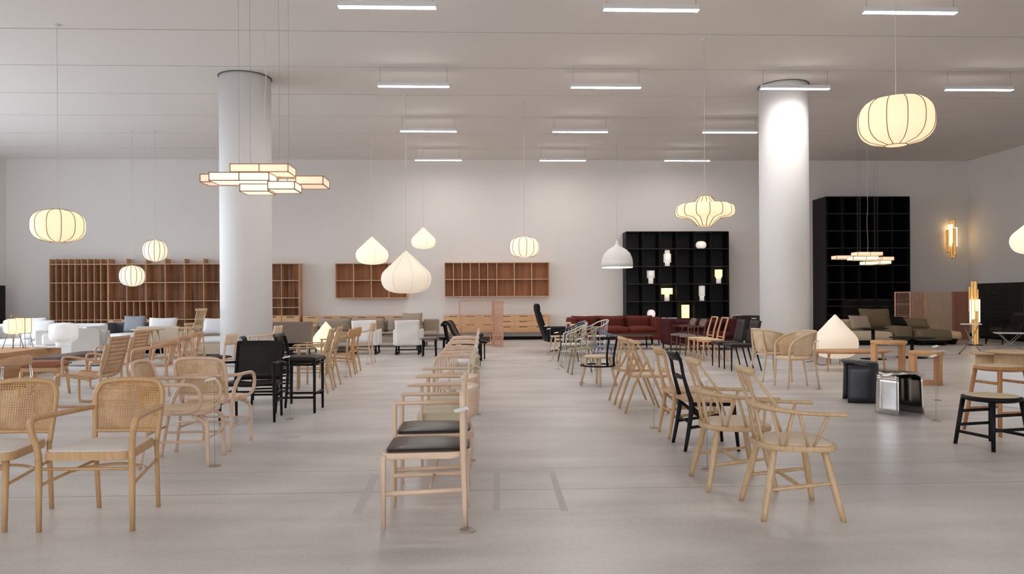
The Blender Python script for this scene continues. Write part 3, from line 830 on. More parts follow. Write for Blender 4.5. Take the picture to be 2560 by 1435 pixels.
def mk_loop(label):
    """low lounge chairs with bent side loops"""
    t = thing('loop_arm_lounge_chair', label, 'chair')
    for s in both():
        L = [(-.30, .66), (.12, .66), (.20, .645), (.245, .60), (.255, .53), (.25, .12), (.225, .05), (.17, .022), (.05, .018), (-.25, .018), (-.36, .03), (-.40, .09), (-.39, .2), (-.355, .45), (-.325, .60)]
        MB().tube([(x, s * .29, z) for x, z in L], [(.018, .016)] * len(L), 10, 4, up=(0, 1, 0), closed=True).build('side_loop', m_rattan, t)
        MB().tube([(.03, s * .29, .02), (.03, s * .29, .655)], .012, 8).build('post', m_rattan, t)
        MB().lathe([(.05, 0), (.05, .022)], 16, (-.37, s * .29)).build('foot', m_creamm, t)
    pad(MB(), seat_poly(-.28, .22, .265, .27, .04, .05), .32, .38, .02).build('seat_cushion', m_linen, t)
    MB().prism(seat_poly(-.28, .2, .275, .275, .03, .04), .28, .32, .01).build('seat_frame', m_rattan, t)
    MB().sheet(lambda u, v: (-.27 - .12 * v, -.26 + .52 * u, .36 + .43 * v), 6, 5, .045).build('back_cushion', m_linen, t)
    MB().tube([(-.40, -.27, .79), (-.41, 0, .80), (-.40, .27, .79)], .015, 8, 3).build('top_rail', m_rattan, t)
    return t
def mk_windsor(label):
    t = thing('comb_back_armchair', label, 'chair')
    sp = seat_poly(-.19, .25, .20, .245, .14, .10, 7)
    MB().prism(sp, .398, .436, .014, seg=3).build('seat', m_ash, t)
    pad(MB(), scale_poly(sp, .90), .43, .443, .022).build('seat_pad', m_creamseat, t)
    feet = {}
    for s in both():
        a = Vector((.255, s * .235, 0)); b = Vector((.17, s * .165, .41))
        c = Vector((-.205, s * .225, 0)); d = Vector((-.115, s * .145, .41))
        MB().tube([a, a.lerp(b, .5), b], [.0165, .0215, .019], 12, 3).build('leg', m_ash, t)
        MB().tube([c, c.lerp(d, .5), d], [.0165, .0215, .019], 12, 3).build('leg', m_ash, t)
        p, q = a.lerp(b, .52), c.lerp(d, .42)
        MB().tube([p, p.lerp(q, .5), q], [.008, .0145, .008], 10, 4).build('stretcher', m_ash, t)
        feet[s] = p.lerp(q, .5)
    MB().tube([feet[1], (feet[1] + feet[-1]) / 2, feet[-1]], [.008, .014, .008], 10, 4).build('stretcher', m_ash, t)
    # horseshoe arm rail
    rail = [(.27, .262, .622), (.20, .262, .626), (.05, .258, .632), (-.08, .235, .645), (-.165, .165, .655), (-.20, .08, .658), (-.208, 0, .66)]
    rr = [(.017, .013), (.018, .013), (.017, .012), (.016, .0135), (.017, .018), (.017, .023), (.017, .023)]
    full = rail + [(x, -y, z) for x, y, z in rail[-2::-1]]
    MB().tube(full, rr + rr[-2::-1], 12, 6, up=(0, 0, 1)).build('arm_rail', m_ash, t)
    # comb
    comb = [(-.205, .15, .862), (-.235, .145, .862), (-.262, .10, .868), (-.275, 0, .87)]
    cr = [(.012, .018), (.018, .021), (.017, .022), (.016, .022)]
    comb = comb[1:]; cr = cr[1:]
    fullc = comb + [(x, -y, z) for x, y, z in comb[-2::-1]]
    MB().tube(fullc, cr + cr[-2::-1], 12, 5, up=(0, 0, 1)).build('comb_rail', m_ash, t)
    for s in both():
        # long spindles from seat to comb
        for ya, yb in ((.09, .055), (.035, .1)):
            MB().tube([(-.165, s * ya, .43), (-.205, s * (ya * .5 + yb * .5), .66), (-.262, s * yb, .86)], [.0075, .0095, .008], 8, 3).build('spindle', m_ash, t)
        # brace from comb end down to the arm
        MB().tube([(-.24, s * .14, .85), (-.105, s * .225, .645)], [.0085, .0095], 8).build('spindle', m_ash, t)
        # V-shaped arm struts
        for (xa, ya, xb, yb) in ((.089, .222, .165, .26), (.057, .222, -.005, .25), (-.07, .205, -.036, .242), (-.09, .19, -.14, .19)):
            MB().tube([(xa, s * ya, .43), (xb, s * yb, .635)], [.0075, .0105], 8).build('arm_strut', m_ash, t)
    return t
def mk_ladder(label, mat=None, padm=None, name='ladder_back_chair'):
    """sculpted dining chair: cranked back posts, top rail, small lower paddle, crossed leg brace"""
    mat = mat or m_oak
    t = thing(name, label, 'chair')
    MB().prism(seat_poly(-.19, .24, .185, .24, .05, .06), .415, .44, .01).build('seat', padm or m_oak, t)
    for s in both():
        MB().tube([(-.20, s * .2, 0), (-.155, s * .19, .25), (-.14, s * .185, .40), (-.165, s * .175, .5), (-.205, s * .165, .65), (-.225, s * .165, .76), (-.265, s * .17, .85)],
                  [(.014, .016), (.019, .02), (.022, .024), (.017, .021), (.014, .018), (.014, .018), (.013, .017)], 10, 4, up=(0, 1, 0)).build('leg', mat, t)
        MB().tube([(.255, s * .22, 0), (.215, s * .205, .41)], [(.014, .014), (.019, .021)], 10, up=(0, 1, 0)).build('leg', mat, t)
        MB().tube([(.22, s * .205, .40), (-.14, s * .187, .40)], [(.012, .018)] * 2, 8, up=(0, 0, 1)).build('side_rail', mat, t)
        MB().tube([(.235, s * .205, .245), (.0, s * .19, .22), (-.155, s * .19, .20)], [(.009, .014)] * 3, 8, 2, up=(0, 0, 1)).build('stretcher', mat, t)
        MB().tube([(-.13, s * .187, .37), (.04, s * .19, .235)], [(.009, .015)] * 2, 8, up=(0, 0, 1)).build('brace', mat, t)
    MB().sheet(lambda u, v: (-.218 - .045 * v - .03 * (1 - (2 * u - 1) ** 2), -.168 + .336 * u, .775 + .065 * v), 8, 3, .02).build('top_rail', mat, t)
    MB().tube([(-.19, -.165, .62), (-.205, 0, .625), (-.19, .165, .62)], [(.009, .012), (.013, .024), (.009, .012)], 10, 5, up=(0, 0, 1)).build('lumbar_rail', mat, t)
    MB().tube([(-.155, -.185, .24), (-.155, .185, .24)], .009, 8).build('stretcher', mat, t)
    return t
def mk_aframe(label):
    t = thing('spindle_tripod_armchair', label, 'chair')
    mat = m_oak
    sp = seat_poly(-.19, .27, .19, .23, .12, .09, 6)
    MB().prism(sp, .405, .432, .012).build('seat_frame', mat, t)
    MB().prism(scale_poly(sp, .90), .43, .437, .003).build('seat_pad', m_creamseat, t)
    for s in both():
        MB().tube([(-.10, s * .165, .80), (.0, s * .225, .60), (.245, s * .235, 0)], [.0125, .016, .0125], 10, 2).build('leg', mat, t)
        MB().tube([(-.245, s * .19, 0), (-.15, s * .2, .3), (-.01, s * .222, .585)], [.0125, .0155, .012], 10, 2).build('leg', mat, t)
        for y0, y1, x0 in ((.13, .07, -.17), (.06, .13, -.185)):
            MB().tube([(x0, s * y0, .42), (-.125, s * y1, .79)], [.0085, .009], 8).build('spindle', mat, t)
    top = [(-.06, .20, .80), (-.10, .17, .805), (-.135, .09, .812), (-.145, 0, .815)]
    tr = [(.012, .010), (.017, .02), (.018, .024), (.018, .025)]
    MB().tube(top + [(x, -y, z) for x, y, z in top[-2::-1]], tr + tr[-2::-1], 10, 5, up=(0, 0, 1)).build('top_rail', mat, t)
    return t
def mk_ring(label):
    """round seat on stout round legs with a black ring and black back posts"""
    t = thing('round_seat_chair', label, 'chair')
    MB().lathe([(.2, .415), (.225, .425), (.225, .44), (.21, .45), (0, .45)], 32).build('seat', m_beech, t)
    for a in (45, 135, 225, 315):
        c, s = cos(R(a)), sin(R(a))
        MB().tube([(.27 * c, .27 * s, 0), (.165 * c, .165 * s, .42)], [.0175, .024], 12).build('leg', m_beech, t)
    MB().tube([(.255 * cos(2 * pi * i / 32), .255 * sin(2 * pi * i / 32), .30) for i in range(32)], [(.028, .013)] * 32, 8, up=(0, 0, 1), closed=True).build('ring', m_black, t)
    for s in both():
        MB().tube([(-.24, s * .08, .30), (-.235, s * .085, .47), (-.285, s * .10, .72)], [(.022, .011)] * 3, 8, 2, up=(1, 0, 0)).build('back_post', m_black, t)
    MB().tube([(-.22, -.22, .72), (-.285, -.12, .725), (-.305, 0, .725), (-.285, .12, .725), (-.22, .22, .72)], [(.012, .02)] * 5, 8, 4, up=(0, 0, 1)).build('top_rail', m_black, t)
    return t
def mk_metal(label, mat=None, seatm=None):
    t = thing('metal_spindle_armchair', label, 'chair')
    mat = mat or m_greenm
    MB().lathe([(.2, .425), (.225, .43), (.228, .438), (.215, .446), (0, .443)], 28).build('seat', seatm or mat, t)
    for a in (40, 140, 220, 320):
        c, s = cos(R(a)), sin(R(a))
        MB().tube([(.285 * c, .285 * s, .012), (.19 * c, .19 * s, .43)], .0115, 8).build('leg', mat, t)
        MB().lathe([(.013, 0), (.013, .014)], 8, (.285 * c, .285 * s)).build('foot', m_black, t)
    MB().tube([(.235 * cos(2 * pi * i / 28), .235 * sin(2 * pi * i / 28), .30) for i in range(28)], .009, 8, closed=True).build('ring', mat, t)
    arc = [(.16, -.235, .44), (.15, -.25, .60), (.13, -.255, .64), (0, -.255, .68), (-.16, -.22, .76), (-.25, -.12, .80), (-.28, 0, .815)]
    MB().tube(arc + [(x, -y, z) for x, y, z in arc[-2::-1]], .0125, 8, 5).build('bow', mat, t)
    for y in (-.14, -.07, 0, .07, .14):
        MB().tube([(-.175, y, .44), (-.26 + abs(y) * .25, y * 1.1, .80 - abs(y) * .1)], .006, 6).build('spindle', mat, t)
    for s in both():
        MB().tube([(-.02, s * .215, .44), (-.04, s * .25, .70)], .006, 6).build('spindle', mat, t)
    return t
def mk_barrel(label):
    t = thing('barrel_cane_armchair', label, 'chair')
    sp = seat_poly(-.19, .23, .20, .235, .15, .06, 7)
    MB().prism(sp, .41, .44, .008).build('seat_frame', m_beech, t)
    pad(MB(), scale_poly(sp, .92), .435, .448, .008).build('woven_seat', m_cane_seat, t)
    P = [(.22, .245, 0), (.20, .25, .35), (.20, .262, .55), (.165, .285, .66), (.06, .295, .735), (-.10, .275, .79), (-.22, .18, .815), (-.262, .07, .82), (-.268, 0, .82)]
    rr = [.0125, .016, .016, .0155, .015, .015, .015, .015, .015]
    MB().tube(P + [(x, -y, z) for x, y, z in P[-2::-1]], rr + rr[-2::-1], 10, 5).build('arm_rail', m_beech, t)
    for s in both():
        MB().tube([(-.26, s * .2, 0), (-.19, s * .18, .42), (-.215, s * .165, .6), (-.235, s * .155, .81)], [.0125, .017, .015, .013], 10, 4).build('leg', m_beech, t)
    rail = [Vector(p) for p in P[3:]] + [Vector((x, -y, z)) for x, y, z in P[-2:2:-1]]
    low = [Vector((.13, .235, .47)), Vector((.06, .235, .47)), Vector((-.06, .23, .47)), Vector((-.16, .17, .47)), Vector((-.2, .07, .47)), Vector((-.205, 0, .47))]
    low = low + [Vector((v.x, -v.y, v.z)) for v in low[-2::-1]]
    def f(u, v):
        k = u * (len(rail) - 1); i = min(int(k), len(rail) - 2); w = k - i
        return low[i].lerp(low[i + 1], w).lerp(rail[i].lerp(rail[i + 1], w), v)
    MB().sheet(f, 30, 6, .005).build('cane_panel', m_cane_pale2, t)
    MB().tube(low, .008, 6, 3).build('lower_rail', m_beech, t)
    return t
m_cane_pale2 = M_cane('fine_woven_cane', (230, 204, 168), (220, 190, 152), sc=90, hole=0.3, axes=('X', 'Z'))
def mk_uphol(label):
    t = thing('upholstered_dining_chair', label, 'chair')
    MB().box(-.23, .24, -.225, .225, .42, .485, .018).build('seat', m_charcoal, t)
    bm_ = MB()
    bm_.sheet(lambda u, v: (-.215 - .09 * v - .015 * (1 - (2 * u - 1) ** 2), -.225 + .45 * u, .47 + .43 * v), 6, 6, .045)
    bm_.build('backrest', m_charcoal, t)
    for s in both():
        MB().tube([(.215, s * .2, 0), (.215, s * .2, .43)], [(.012, .012), (.018, .018)], 4, up=(0, 1, 0)).build('leg', m_black, t)
        MB().tube([(-.33, s * .2, 0), (-.22, s * .2, .43)], [(.012, .012), (.018, .018)], 4, up=(0, 1, 0)).build('leg', m_black, t)
    return t
def mk_open(label):
    t = thing('open_back_chair', label, 'chair')
    mat = m_orange2
    MB().box(-.22, .23, -.225, .225, .40, .45, .006).build('seat_frame', mat, t)
    MB().box(-.2, .215, -.205, .205, .446, .458, .005).build('woven_seat', m_cane_seat, t)
    for s in both():
        MB().tube([(.215, s * .205, 0), (.21, s * .205, .42)], [(.015, .015), (.02, .02)], 6, up=(0, 1, 0)).build('leg', mat, t)
        MB().tube([(-.30, s * .205, 0), (-.2, s * .205, .43), (-.32, s * .20, .91)], [(.015, .015), (.021, .024), (.015, .016)], 6, 3, up=(0, 1, 0)).build('leg', mat, t)
    MB().tube([(-.32, -.2, .90), (-.32, .2, .90)], [(.012, .015)] * 2, 6, up=(0, 0, 1)).build('top_rail', mat, t)
    MB().tube([(-.22, -.2, .5), (-.22, .2, .5)], [(.010, .013)] * 2, 6, up=(0, 0, 1)).build('back_rail', mat, t)
    return t
m_orange2 = M_wood('honey_beech', (224, 180, 130), (208, 158, 108), (6, 6, 4), .5)
def mk_walnut(label):
    t = thing('walnut_armchair', label, 'chair')
    pad(MB(), seat_poly(-.22, .27, .23, .26, .08, .08), .42, .455, .02).build('seat', m_seatgrey, t)
    for s in both():
        MB().tube([(.24, s * .245, 0), (.215, s * .24, .43)], [.012, .017], 10).build('leg', m_walnut, t)
        MB().tube([(-.26, s * .22, 0), (-.2, s * .235, .42), (-.21, s * .245, .66), (-.25, s * .23, .78)], [.012, .018, .016, .012], 10, 3).build('leg', m_walnut, t)
        MB().tube([(.20, s * .26, .645), (.0, s * .262, .66), (-.22, s * .245, .665)], [(.02, .010), (.018, .011), (.014, .012)], 8, 3, up=(0, 0, 1)).build('arm', m_walnut, t)
        MB().tube([(-.03, s * .24, .44), (-.05, s * .258, .65)], .011, 8).build('arm_post', m_walnut, t)
        MB().tube([(.23, s * .24, .2), (-.24, s * .225, .2)], .009, 8).build('stretcher', m_walnut, t)
    MB().tube([(.23, -.24, .26), (.23, .24, .26)], .009, 8).build('stretcher', m_walnut, t)
    def f(u, v):
        y = 2 * u - 1; w = .22 * (1 - .35 * abs(2 * v - 1) ** 3)
        return (-.225 - .05 * (1 - y * y) - .03 * v, w * y, .66 + .17 * v)
    MB().sheet(f, 10, 8, .03).build('backrest', m_seatgrey, t)
    return t
def mk_peg(label, mat=None, seatm=None):
    """small chair: flat seat, splayed legs, single curved back bar on two posts"""
    mat = mat or m_beech
    t = thing('small_bar_back_chair', label, 'chair')
    MB().prism(seat_poly(-.19, .2, .19, .2, .06, .08), .42, .445, .01).build('seat', seatm or mat, t)
    for s in both():
        MB().tube([(.22, s * .21, 0), (.15, s * .15, .42)], [.013, .019], 10).build('leg', mat, t)
        MB().tube([(-.24, s * .2, 0), (-.15, s * .15, .42)], [.013, .019], 10).build('leg', mat, t)
        MB().tube([(-.16, s * .13, .44), (-.22, s * .15, .73)], .011, 8).build('back_post', mat, t)
    MB().tube([(-.2, -.21, .735), (-.235, -.1, .74), (-.245, 0, .74), (-.235, .1, .74), (-.2, .21, .735)], [(.012, .026)] * 5, 8, 4, up=(0, 0, 1)).build('back_bar', mat, t)
    return t
def mk_spindleback(label, sh=.44, name='spindle_back_chair'):
    t = thing(name, label, 'chair'); d = sh - .44
    mat = m_ash
    MB().prism(seat_poly(-.2, .22, .19, .22, .06, .08), .42 + d, .445 + d, .01).build('seat', mat, t)
    for s in both():
        MB().tube([(.22, s * .2, 0), (.14, s * .15, .43 + d)], [.012, .018], 10).build('leg', mat, t)
        MB().tube([(-.25, s * .19, 0), (-.15, s * .14, .43 + d)], [.012, .018], 10).build('leg', mat, t)
        MB().tube([(.18, s * .175, .2), (-.2, s * .165, .2)], .009, 8).build('stretcher', mat, t)
    for k in range(6):
        y = -.15 + .06 * k
        MB().tube([(-.17, y, .44 + d), (-.25, y * 1.2, .79 + d)], .0085 if 0 < k < 5 else .012, 6).build('spindle', mat, t)
    MB().tube([(-.24, -.22, .80 + d), (-.265, 0, .80 + d), (-.24, .22, .80 + d)], [(.011, .026)] * 3, 8, 4, up=(0, 0, 1)).build('top_rail', mat, t)
    return t
def mk_bar_stool(label, H=.44, Rr=.2, mat=None, mk=True):
    mat = mat or m_blackwood
    t = thing('round_stool', label, 'stool')
    MB().lathe([(Rr * .9, H - .05), (Rr + .005, H - .04), (Rr + .018, H - .028), (Rr + .018, H - .014), (Rr * .98, H - .004)], 40).build('seat_frame', mat, t)
    MB().lathe([(Rr * .985, H - .012), (Rr * .97, H - .002), (Rr * .8, H + .003), (0, H + .006)], 40).build('seat_pad', m_stoolpad, t)
    P = {}
    for a in (45, 135, 225, 315):
        c, s = cos(R(a)), sin(R(a))
        k = 1.0 if H < .5 else 1.08
        lo, hi = Vector((.275 * k * c, .275 * k * s, 0)), Vector((.2 * c * Rr / .2, .2 * s * Rr / .2, H - .04))
        P[a] = (lo, hi)
        MB().tube([lo, hi], [.0165, .021], 10).build('leg', mat, t)
    for a, b, f in ((45, 135, .42), (225, 315, .42), (135, 225, .28), (315, 45, .28), (45, 135, .72), (225, 315, .72)) if H < .5 else ((45, 135, .35), (225, 315, .35), (135, 225, .5), (315, 45, .5), (135, 225, .8), (315, 45, .8)):
        MB().tube([P[a][0].lerp(P[a][1], f), P[b][0].lerp(P[b][1], f)], [(.009, .014)] * 2, 8, up=(0, 0, 1)).build('stretcher', mat, t)
    return t
m_stoolpad = M_plain('cream_wool_pad', (222, 200, 168), .9, bump=.15, bsc=200)
# ------------------------------------------------------------------ case furniture on the back wall
def wz(py, px=1200, Y=None): return W(px, py, Y or YB).z
def wx(px, py=800, Y=None): return W(px, py, Y or YB).x
def bookcase(name, label, xs, zs, D, Y, mats, up_extra=0.0, z0=0.0, drawers=(), thick=.024, subs=(), cat='bookcase', skip_bottom=False, handle='slot'):
    """xs, zs: board positions; drawers: (x0,x1,z0,z1); subs: extra short uprights (x,z0,z1)"""
    mf, me, mb = mats[:3]
    t = thing(name, label, cat, ((xs[0] + xs[-1]) / 2, Y - D / 2, z0))
    ox, oy = (xs[0] + xs[-1]) / 2, Y - D / 2
    h = thick / 2
    for i, x in enumerate(xs):
        MB().box(x - ox - h, x - ox + h, -D / 2, D / 2 - .005, 0, zs[-1] - z0 + up_extra).build('upright', mf, t)
    for z in zs:
        for a, b in ([(xs[0], xs[-1])]):
            m = MB()
            for u, v in zip(xs, xs[1:]):
                m.box(u - ox + h, v - ox - h, -D / 2 + .004, D / 2 - .012, z - z0 - h, z - z0 + h)
            m.build('shelf', me, t)
    MB().box(xs[0] - ox, xs[-1] - ox, D / 2 - .012, D / 2, 0, zs[-1] - z0).build('back_panel', mb, t)
    for x, a, b in subs:
        MB().box(x - ox - h * .8, x - ox + h * .8, -D / 2 + .006, D / 2 - .012, a - z0, b - z0).build('divider', mf, t)
    for x0, x1, a, b in drawers:
        d = MB().box(x0 - ox + .006, x1 - ox - .006, -D / 2 - .004, -D / 2 + .02, a - z0 + .004, b - z0 - .004, .003).build('drawer', mats[3] if len(mats) > 3 else mf, t)
        w = (x1 - x0)
        if handle == 'slot':
            MB().box((x0 + x1) / 2 - ox - w * .23, (x0 + x1) / 2 - ox + w * .23, -D / 2 - .006, -D / 2 - .003, b - z0 - .035, b - z0 - .012).build('handle_slot', m_dark_slot, d)
    return t
WAL = (m_shelf, m_shelfedge, m_shelfback, m_drawer)
DB = .42
YFb = YB - DB
def fx(px): return W(px, 750, YFb).x
def fz(py, px=400): return W(px, py, YFb).z
xs = [fx(p) for p in (124, 140, 155.5, 171.5, 187.5, 203.5, 219.5, 235.5, 251.5, 269)]
xs2 = [fx(p) for p in (269, 317, 365, 413, 461, 509, 557, 605)]
zr = [fz(p) for p in (847, 799, 752.7, 706.3, 660)]
bookcase('bookcase', 'walnut bookcase of nine narrow bays at the left end of the back wall', xs, zr, DB, YB, WAL, up_extra=.17)
sub = []
for a, b in zip(xs2[:3], xs2[1:4]):
    for k in (1, 2): sub.append((a + (b - a) * k / 3, zr[1], zr[2]))
dr = []
zd = [fz(p) for p in (848, 832, 816, 800)]
for a, b in zip(xs2[:3], xs2[1:4]):
    for u, v in zip(zd, zd[1:]): dr.append((a + .02, b - .02, u, v))
t = bookcase('bookcase', 'walnut bookcase of wide bays with drawers below, left of the left pillar', [x + (.026 if i == 0 else 0) for i, x in enumerate(xs2)], zr, DB, YB, WAL, up_extra=0, drawers=dr, subs=sub)
oy, ox = t.location.y, t.location.x
for i, x in enumerate(xs2[:-1]):
    MB().box(x + (.026 if i == 0 else 0) - ox - .012, x + (.026 if i == 0 else 0) - ox + .012, -DB / 2, DB / 2 - .02, zr[-1], zr[-1] + .17).build('upright_end', m_shelf, t)
# shelf tower right of the pillar
xs3 = [fx(p) for p in (655, 703.5, 747.5)]
zr3 = [fz(p, 700) for p in (848, 790, 769, 745, 701.5, 659)]
zd3 = [fz(p, 700) for p in (848, 829, 810, 791)]
bookcase('shelf_tower', 'walnut shelf tower with drawers, just right of the left pillar', xs3, zr3, DB, YB, WAL, up_extra=.012,
         drawers=[(a + .01, b - .01, u, v) for a, b in zip(xs3, xs3[1:]) for u, v in zip(zd3, zd3[1:])])
# wall shelves
OAK = (m_shelfedge, m_shelfedge, M_wood('oak_back', (190, 134, 92), (160, 106, 70), (9, 3, .5), .6, 1.3))
def wall_shelf(label, pxs, pys, D=.34):
    Yf = YB - D
    xx = [W(p, 700, Yf).x for p in pxs]; zz = [W(1100, p, Yf).z for p in pys]
    bookcase('wall_shelf', label, xx, zz, D, YB, OAK, up_extra=.012, z0=zz[0] - .012, cat='wall shelf')
wall_shelf('wide wooden wall shelf of eight square bays, partly behind the teardrop lanterns', (838.5, 883.5, 928, 972, 1017), (744, 700.5, 658))
wall_shelf('long wooden wall shelf with narrow and wide bays above the sideboards', (1112, 1133.5, 1155, 1176, 1198, 1219.5, 1242, 1286, 1329.5, 1373), (742, 699, 657))
# sideboards
def sideboard(label, p0, p1, ytop, ybot, rows, cols=3, D=.42, doors=False):
    Yf = YB - D
    a, b = W(p0, 800, Yf).x, W(p1, 800, Yf).x
    zt, zb = W((p0 + p1) / 2, ytop, Yf).z, W((p0 + p1) / 2, ybot, Yf).z
    t = thing('sideboard', label, 'sideboard', ((a + b) / 2, YB - D / 2, 0))
    w = (b - a) / 2
    MB().box(-w, w, -D / 2, D / 2 - .002, zb, zt, .004).build('carcass', m_shelfedge, t)
    for c in range(cols):
        x0 = -w + .025 + (2 * w - .05) * c / cols; x1 = -w + .025 + (2 * w - .05) * (c + 1) / cols
        for (f0, f1) in rows:
            z0, z1 = zb + .02 + (zt - zb - .045) * f0, zb + .02 + (zt - zb - .045) * f1
            d = MB().box(x0 + .006, x1 - .006, -D / 2 - .012, -D / 2 + .006, z0 + .005, z1 - .005, .003).build('drawer', m_drawer, t)
            MB().box((x0 + x1) / 2 - .13, (x0 + x1) / 2 + .13, -D / 2 - .0145, -D / 2 - .011, z1 - .034, z1 - .016).build('handle_slot', m_dark_slot, d)
    for s in both():
        for y in (-.14, .14):
            MB().tube([(s * (w - .18), y, 0), (s * (w - .22), y * .9, zb + .005)], [.016, .024], 10).build('leg', m_drawer, t)
    return t
THREE = ((0, .33), (.33, .665), (.665, 1)); TWO = ((0, .48), (.48, 1))
sideboard('oak sideboard at the foot of the shelf tower, behind the cone lamp', 757, 881, 790, 832, THREE)
sideboard('oak sideboard under the left wall shelf, behind the beige sofa', 882, 1018, 789.5, 831, TWO)
sideboard('oak sideboard with tall drawers, half behind the folding lattice screen', 1110, 1241, 787, 831, TWO)
sideboard('oak sideboard of nine shallow drawers, behind the black high-back lounge chair', 1242.5, 1374, 786.5, 830.5, THREE)
# black bookcases
BLK = (m_blackwood, M_plain('black_edge', (44, 41, 42), .45), M_plain('black_back', (26, 24, 25), .6))
D1 = .55; Y1 = YB - D1
def bx(p): return W(p, 700, Y1).x
def bz(p): return W(1690, p, Y1).z
X1 = [bx(p) for p in (1566, 1607, 1649.5, 1692.5, 1736, 1779, 1822)]
Z1 = [bz(p) for p in (848, 796.5, 753.5, 710, 666, 622, 579)]
bookcase('black_bookcase', 'wide black bookcase displaying small white lamps', X1, Z1, D1, YB, BLK)
D2 = .95; Y2 = YB - D2
X2 = [W(p, 700, Y2).x for p in (2066, 2106, 2148.5, 2191, 2232, 2275)]
Z2 = [W(2170, p, Y2).z for p in (850, 829, 808, 787, 765, 748.5, 706, 663.5, 620, 577, 534, 491.5)]
t = bookcase('black_bookcase', 'very tall black bookcase behind the slatted screens at right', X2, Z2, D2, YB, BLK,
         drawers=[(a + .012, b - .012, Z2[k] + .012, Z2[k + 1] - .012) for k in range(5) for a, b in zip(X2[1:], X2[2:])])
# black chest of small drawers along the right wall, another along the left wall
def chest(name, label, X, Y0, Y1_, H, D, face, rows, cw, mat):
    t = thing(name, label, 'cabinet', (X, (Y0 + Y1_) / 2, 0))
    L_ = (Y1_ - Y0) / 2
    MB().box(-D / 2, D / 2, -L_, L_, 0.06, H, .004).build('carcass', mat, t)
    MB().box(-D / 2 + .04, D / 2 - .04, -L_ + .04, L_ - .04, 0, .06).build('plinth', m_black, t)
    n = max(1, round(2 * L_ / cw)); k0 = 0
    for c in range(n):
        for r in range(rows):
            y0, y1 = L_ - .02 - (2 * L_ - .04) * (c + 1) / n, L_ - .02 - (2 * L_ - .04) * c / n
            z0, z1 = .09 + (H - .12) * r / rows, .09 + (H - .12) * (r + 1) / rows
            xf = face * D / 2
            if k0 < 96:
                d = MB().box(min(xf, xf + face * .014), max(xf, xf + face * .014), y0 + .006, y1 - .006, z0 + .004, z1 - .004, .002).build('drawer', mat, t)
                MB().tube([(xf + face * .018, (y0 + y1) / 2 - .14, z1 - .025), (xf + face * .018, (y0 + y1) / 2, z1 - .045), (xf + face * .018, (y0 + y1) / 2 + .14, z1 - .025)], .009, 6).build('handle', m_black, d)
                k0 += 1
    return t
chest('drawer_chest', 'black chest of many small drawers along the right wall', 16.08, 21.1, 23.1, 1.74, .55, -1, 11, .5, M_plain('black_brown_wood', (40, 34, 32), .5))
chest('low_bookcase', 'black cabinet standing against the left wall', -14.92, 21.3, 23.5, 1.83, .5, 1, 3, 2.3, m_blackwood)
# lamps on the black bookcase
def lampq(px, k):  # on shelf k
    z = Z1[k] + .0125; q = W(px, 700, YB - .36); return (q.x, YB - .36, z)
def lamp(name, label, px, k, prof, mat, base=None, basem=None):
    t = thing(name, label, 'table lamp', lampq(px, k))
    MB().lathe(prof, 36).build('shade', mat, t)
    if base: MB().lathe(base, 32).build('base', basem or m_paperdim, t)
    return t
m_glow1 = M_emit('glow_cream', (255, 226, 160), .75); m_glow3 = M_emit('brightened_white_glass', (255, 246, 240), .22)  # faint glow added to the white glass, lifting it from grey in dark shelves
m_glow2 = M_emit('glow_glass', (250, 236, 228), .35)
lamp('globe_lamp', 'squashed white globe lamp on the top shelf of the black bookcase', 1753, 5, [(.05, 0), (.12, .02), (.165, .07), (.172, .13), (.155, .19), (.10, .235), (0, .25)], m_glow2)
lamp('stacked_lamp', 'white lamp of stacked cylinders, tallest on the black bookcase', 1668.5, 4, [(.12, .13), (.12, .41), (.082, .415), (.082, .52), (.0, .525)], m_glow2, [(.08, 0), (.08, .13)], m_glow3)
lamp('cylinder_lamp', 'white cylinder lamp with a narrower foot, left on the middle shelf of the black bookcase', 1627, 3, [(.125, .19), (.125, .43), (0, .435)], m_glow3, [(.08, 0), (.08, .19)], m_glow3)
lamp('cylinder_lamp', 'yellow-lit cylinder lamp with a tapered neck, right on the black bookcase', 1796.5, 3, [(.078, .17), (.12, .24), (.12, .455), (0, .46)], m_glow1, [(.078, 0), (.078, .17)], m_glow3)
lamp('wide_shade_lamp', 'lamp with a wide lit drum shade on a thick white foot, on the black bookcase', 1667, 2, [(.185, .22), (.185, .42), (0, .42)], m_glow1, [(.08, 0), (.08, .22)], m_glow3)
lamp('cylinder_lamp', 'white tall-shaded cylinder lamp, right of centre on the fourth shelf of the black bookcase', 1754.5, 2, [(.10, .16), (.10, .49), (0, .5)], m_glow3, [(.075, 0), (.075, .16)], m_glow3)
lamp('egg_lamp', 'egg-shaped white glass lamp on the low shelf behind the rust sofa', 1627.5, 1, [(.06, 0), (.11, .04), (.135, .12), (.13, .20), (.09, .265), (0, .285)], m_glow2)
lamp('drum_lamp', 'warm-lit paper drum lamp on the low shelf of the black bookcase', 1713, 1, [(.125, .0), (.128, .43), (0, .432)], m_glow1)

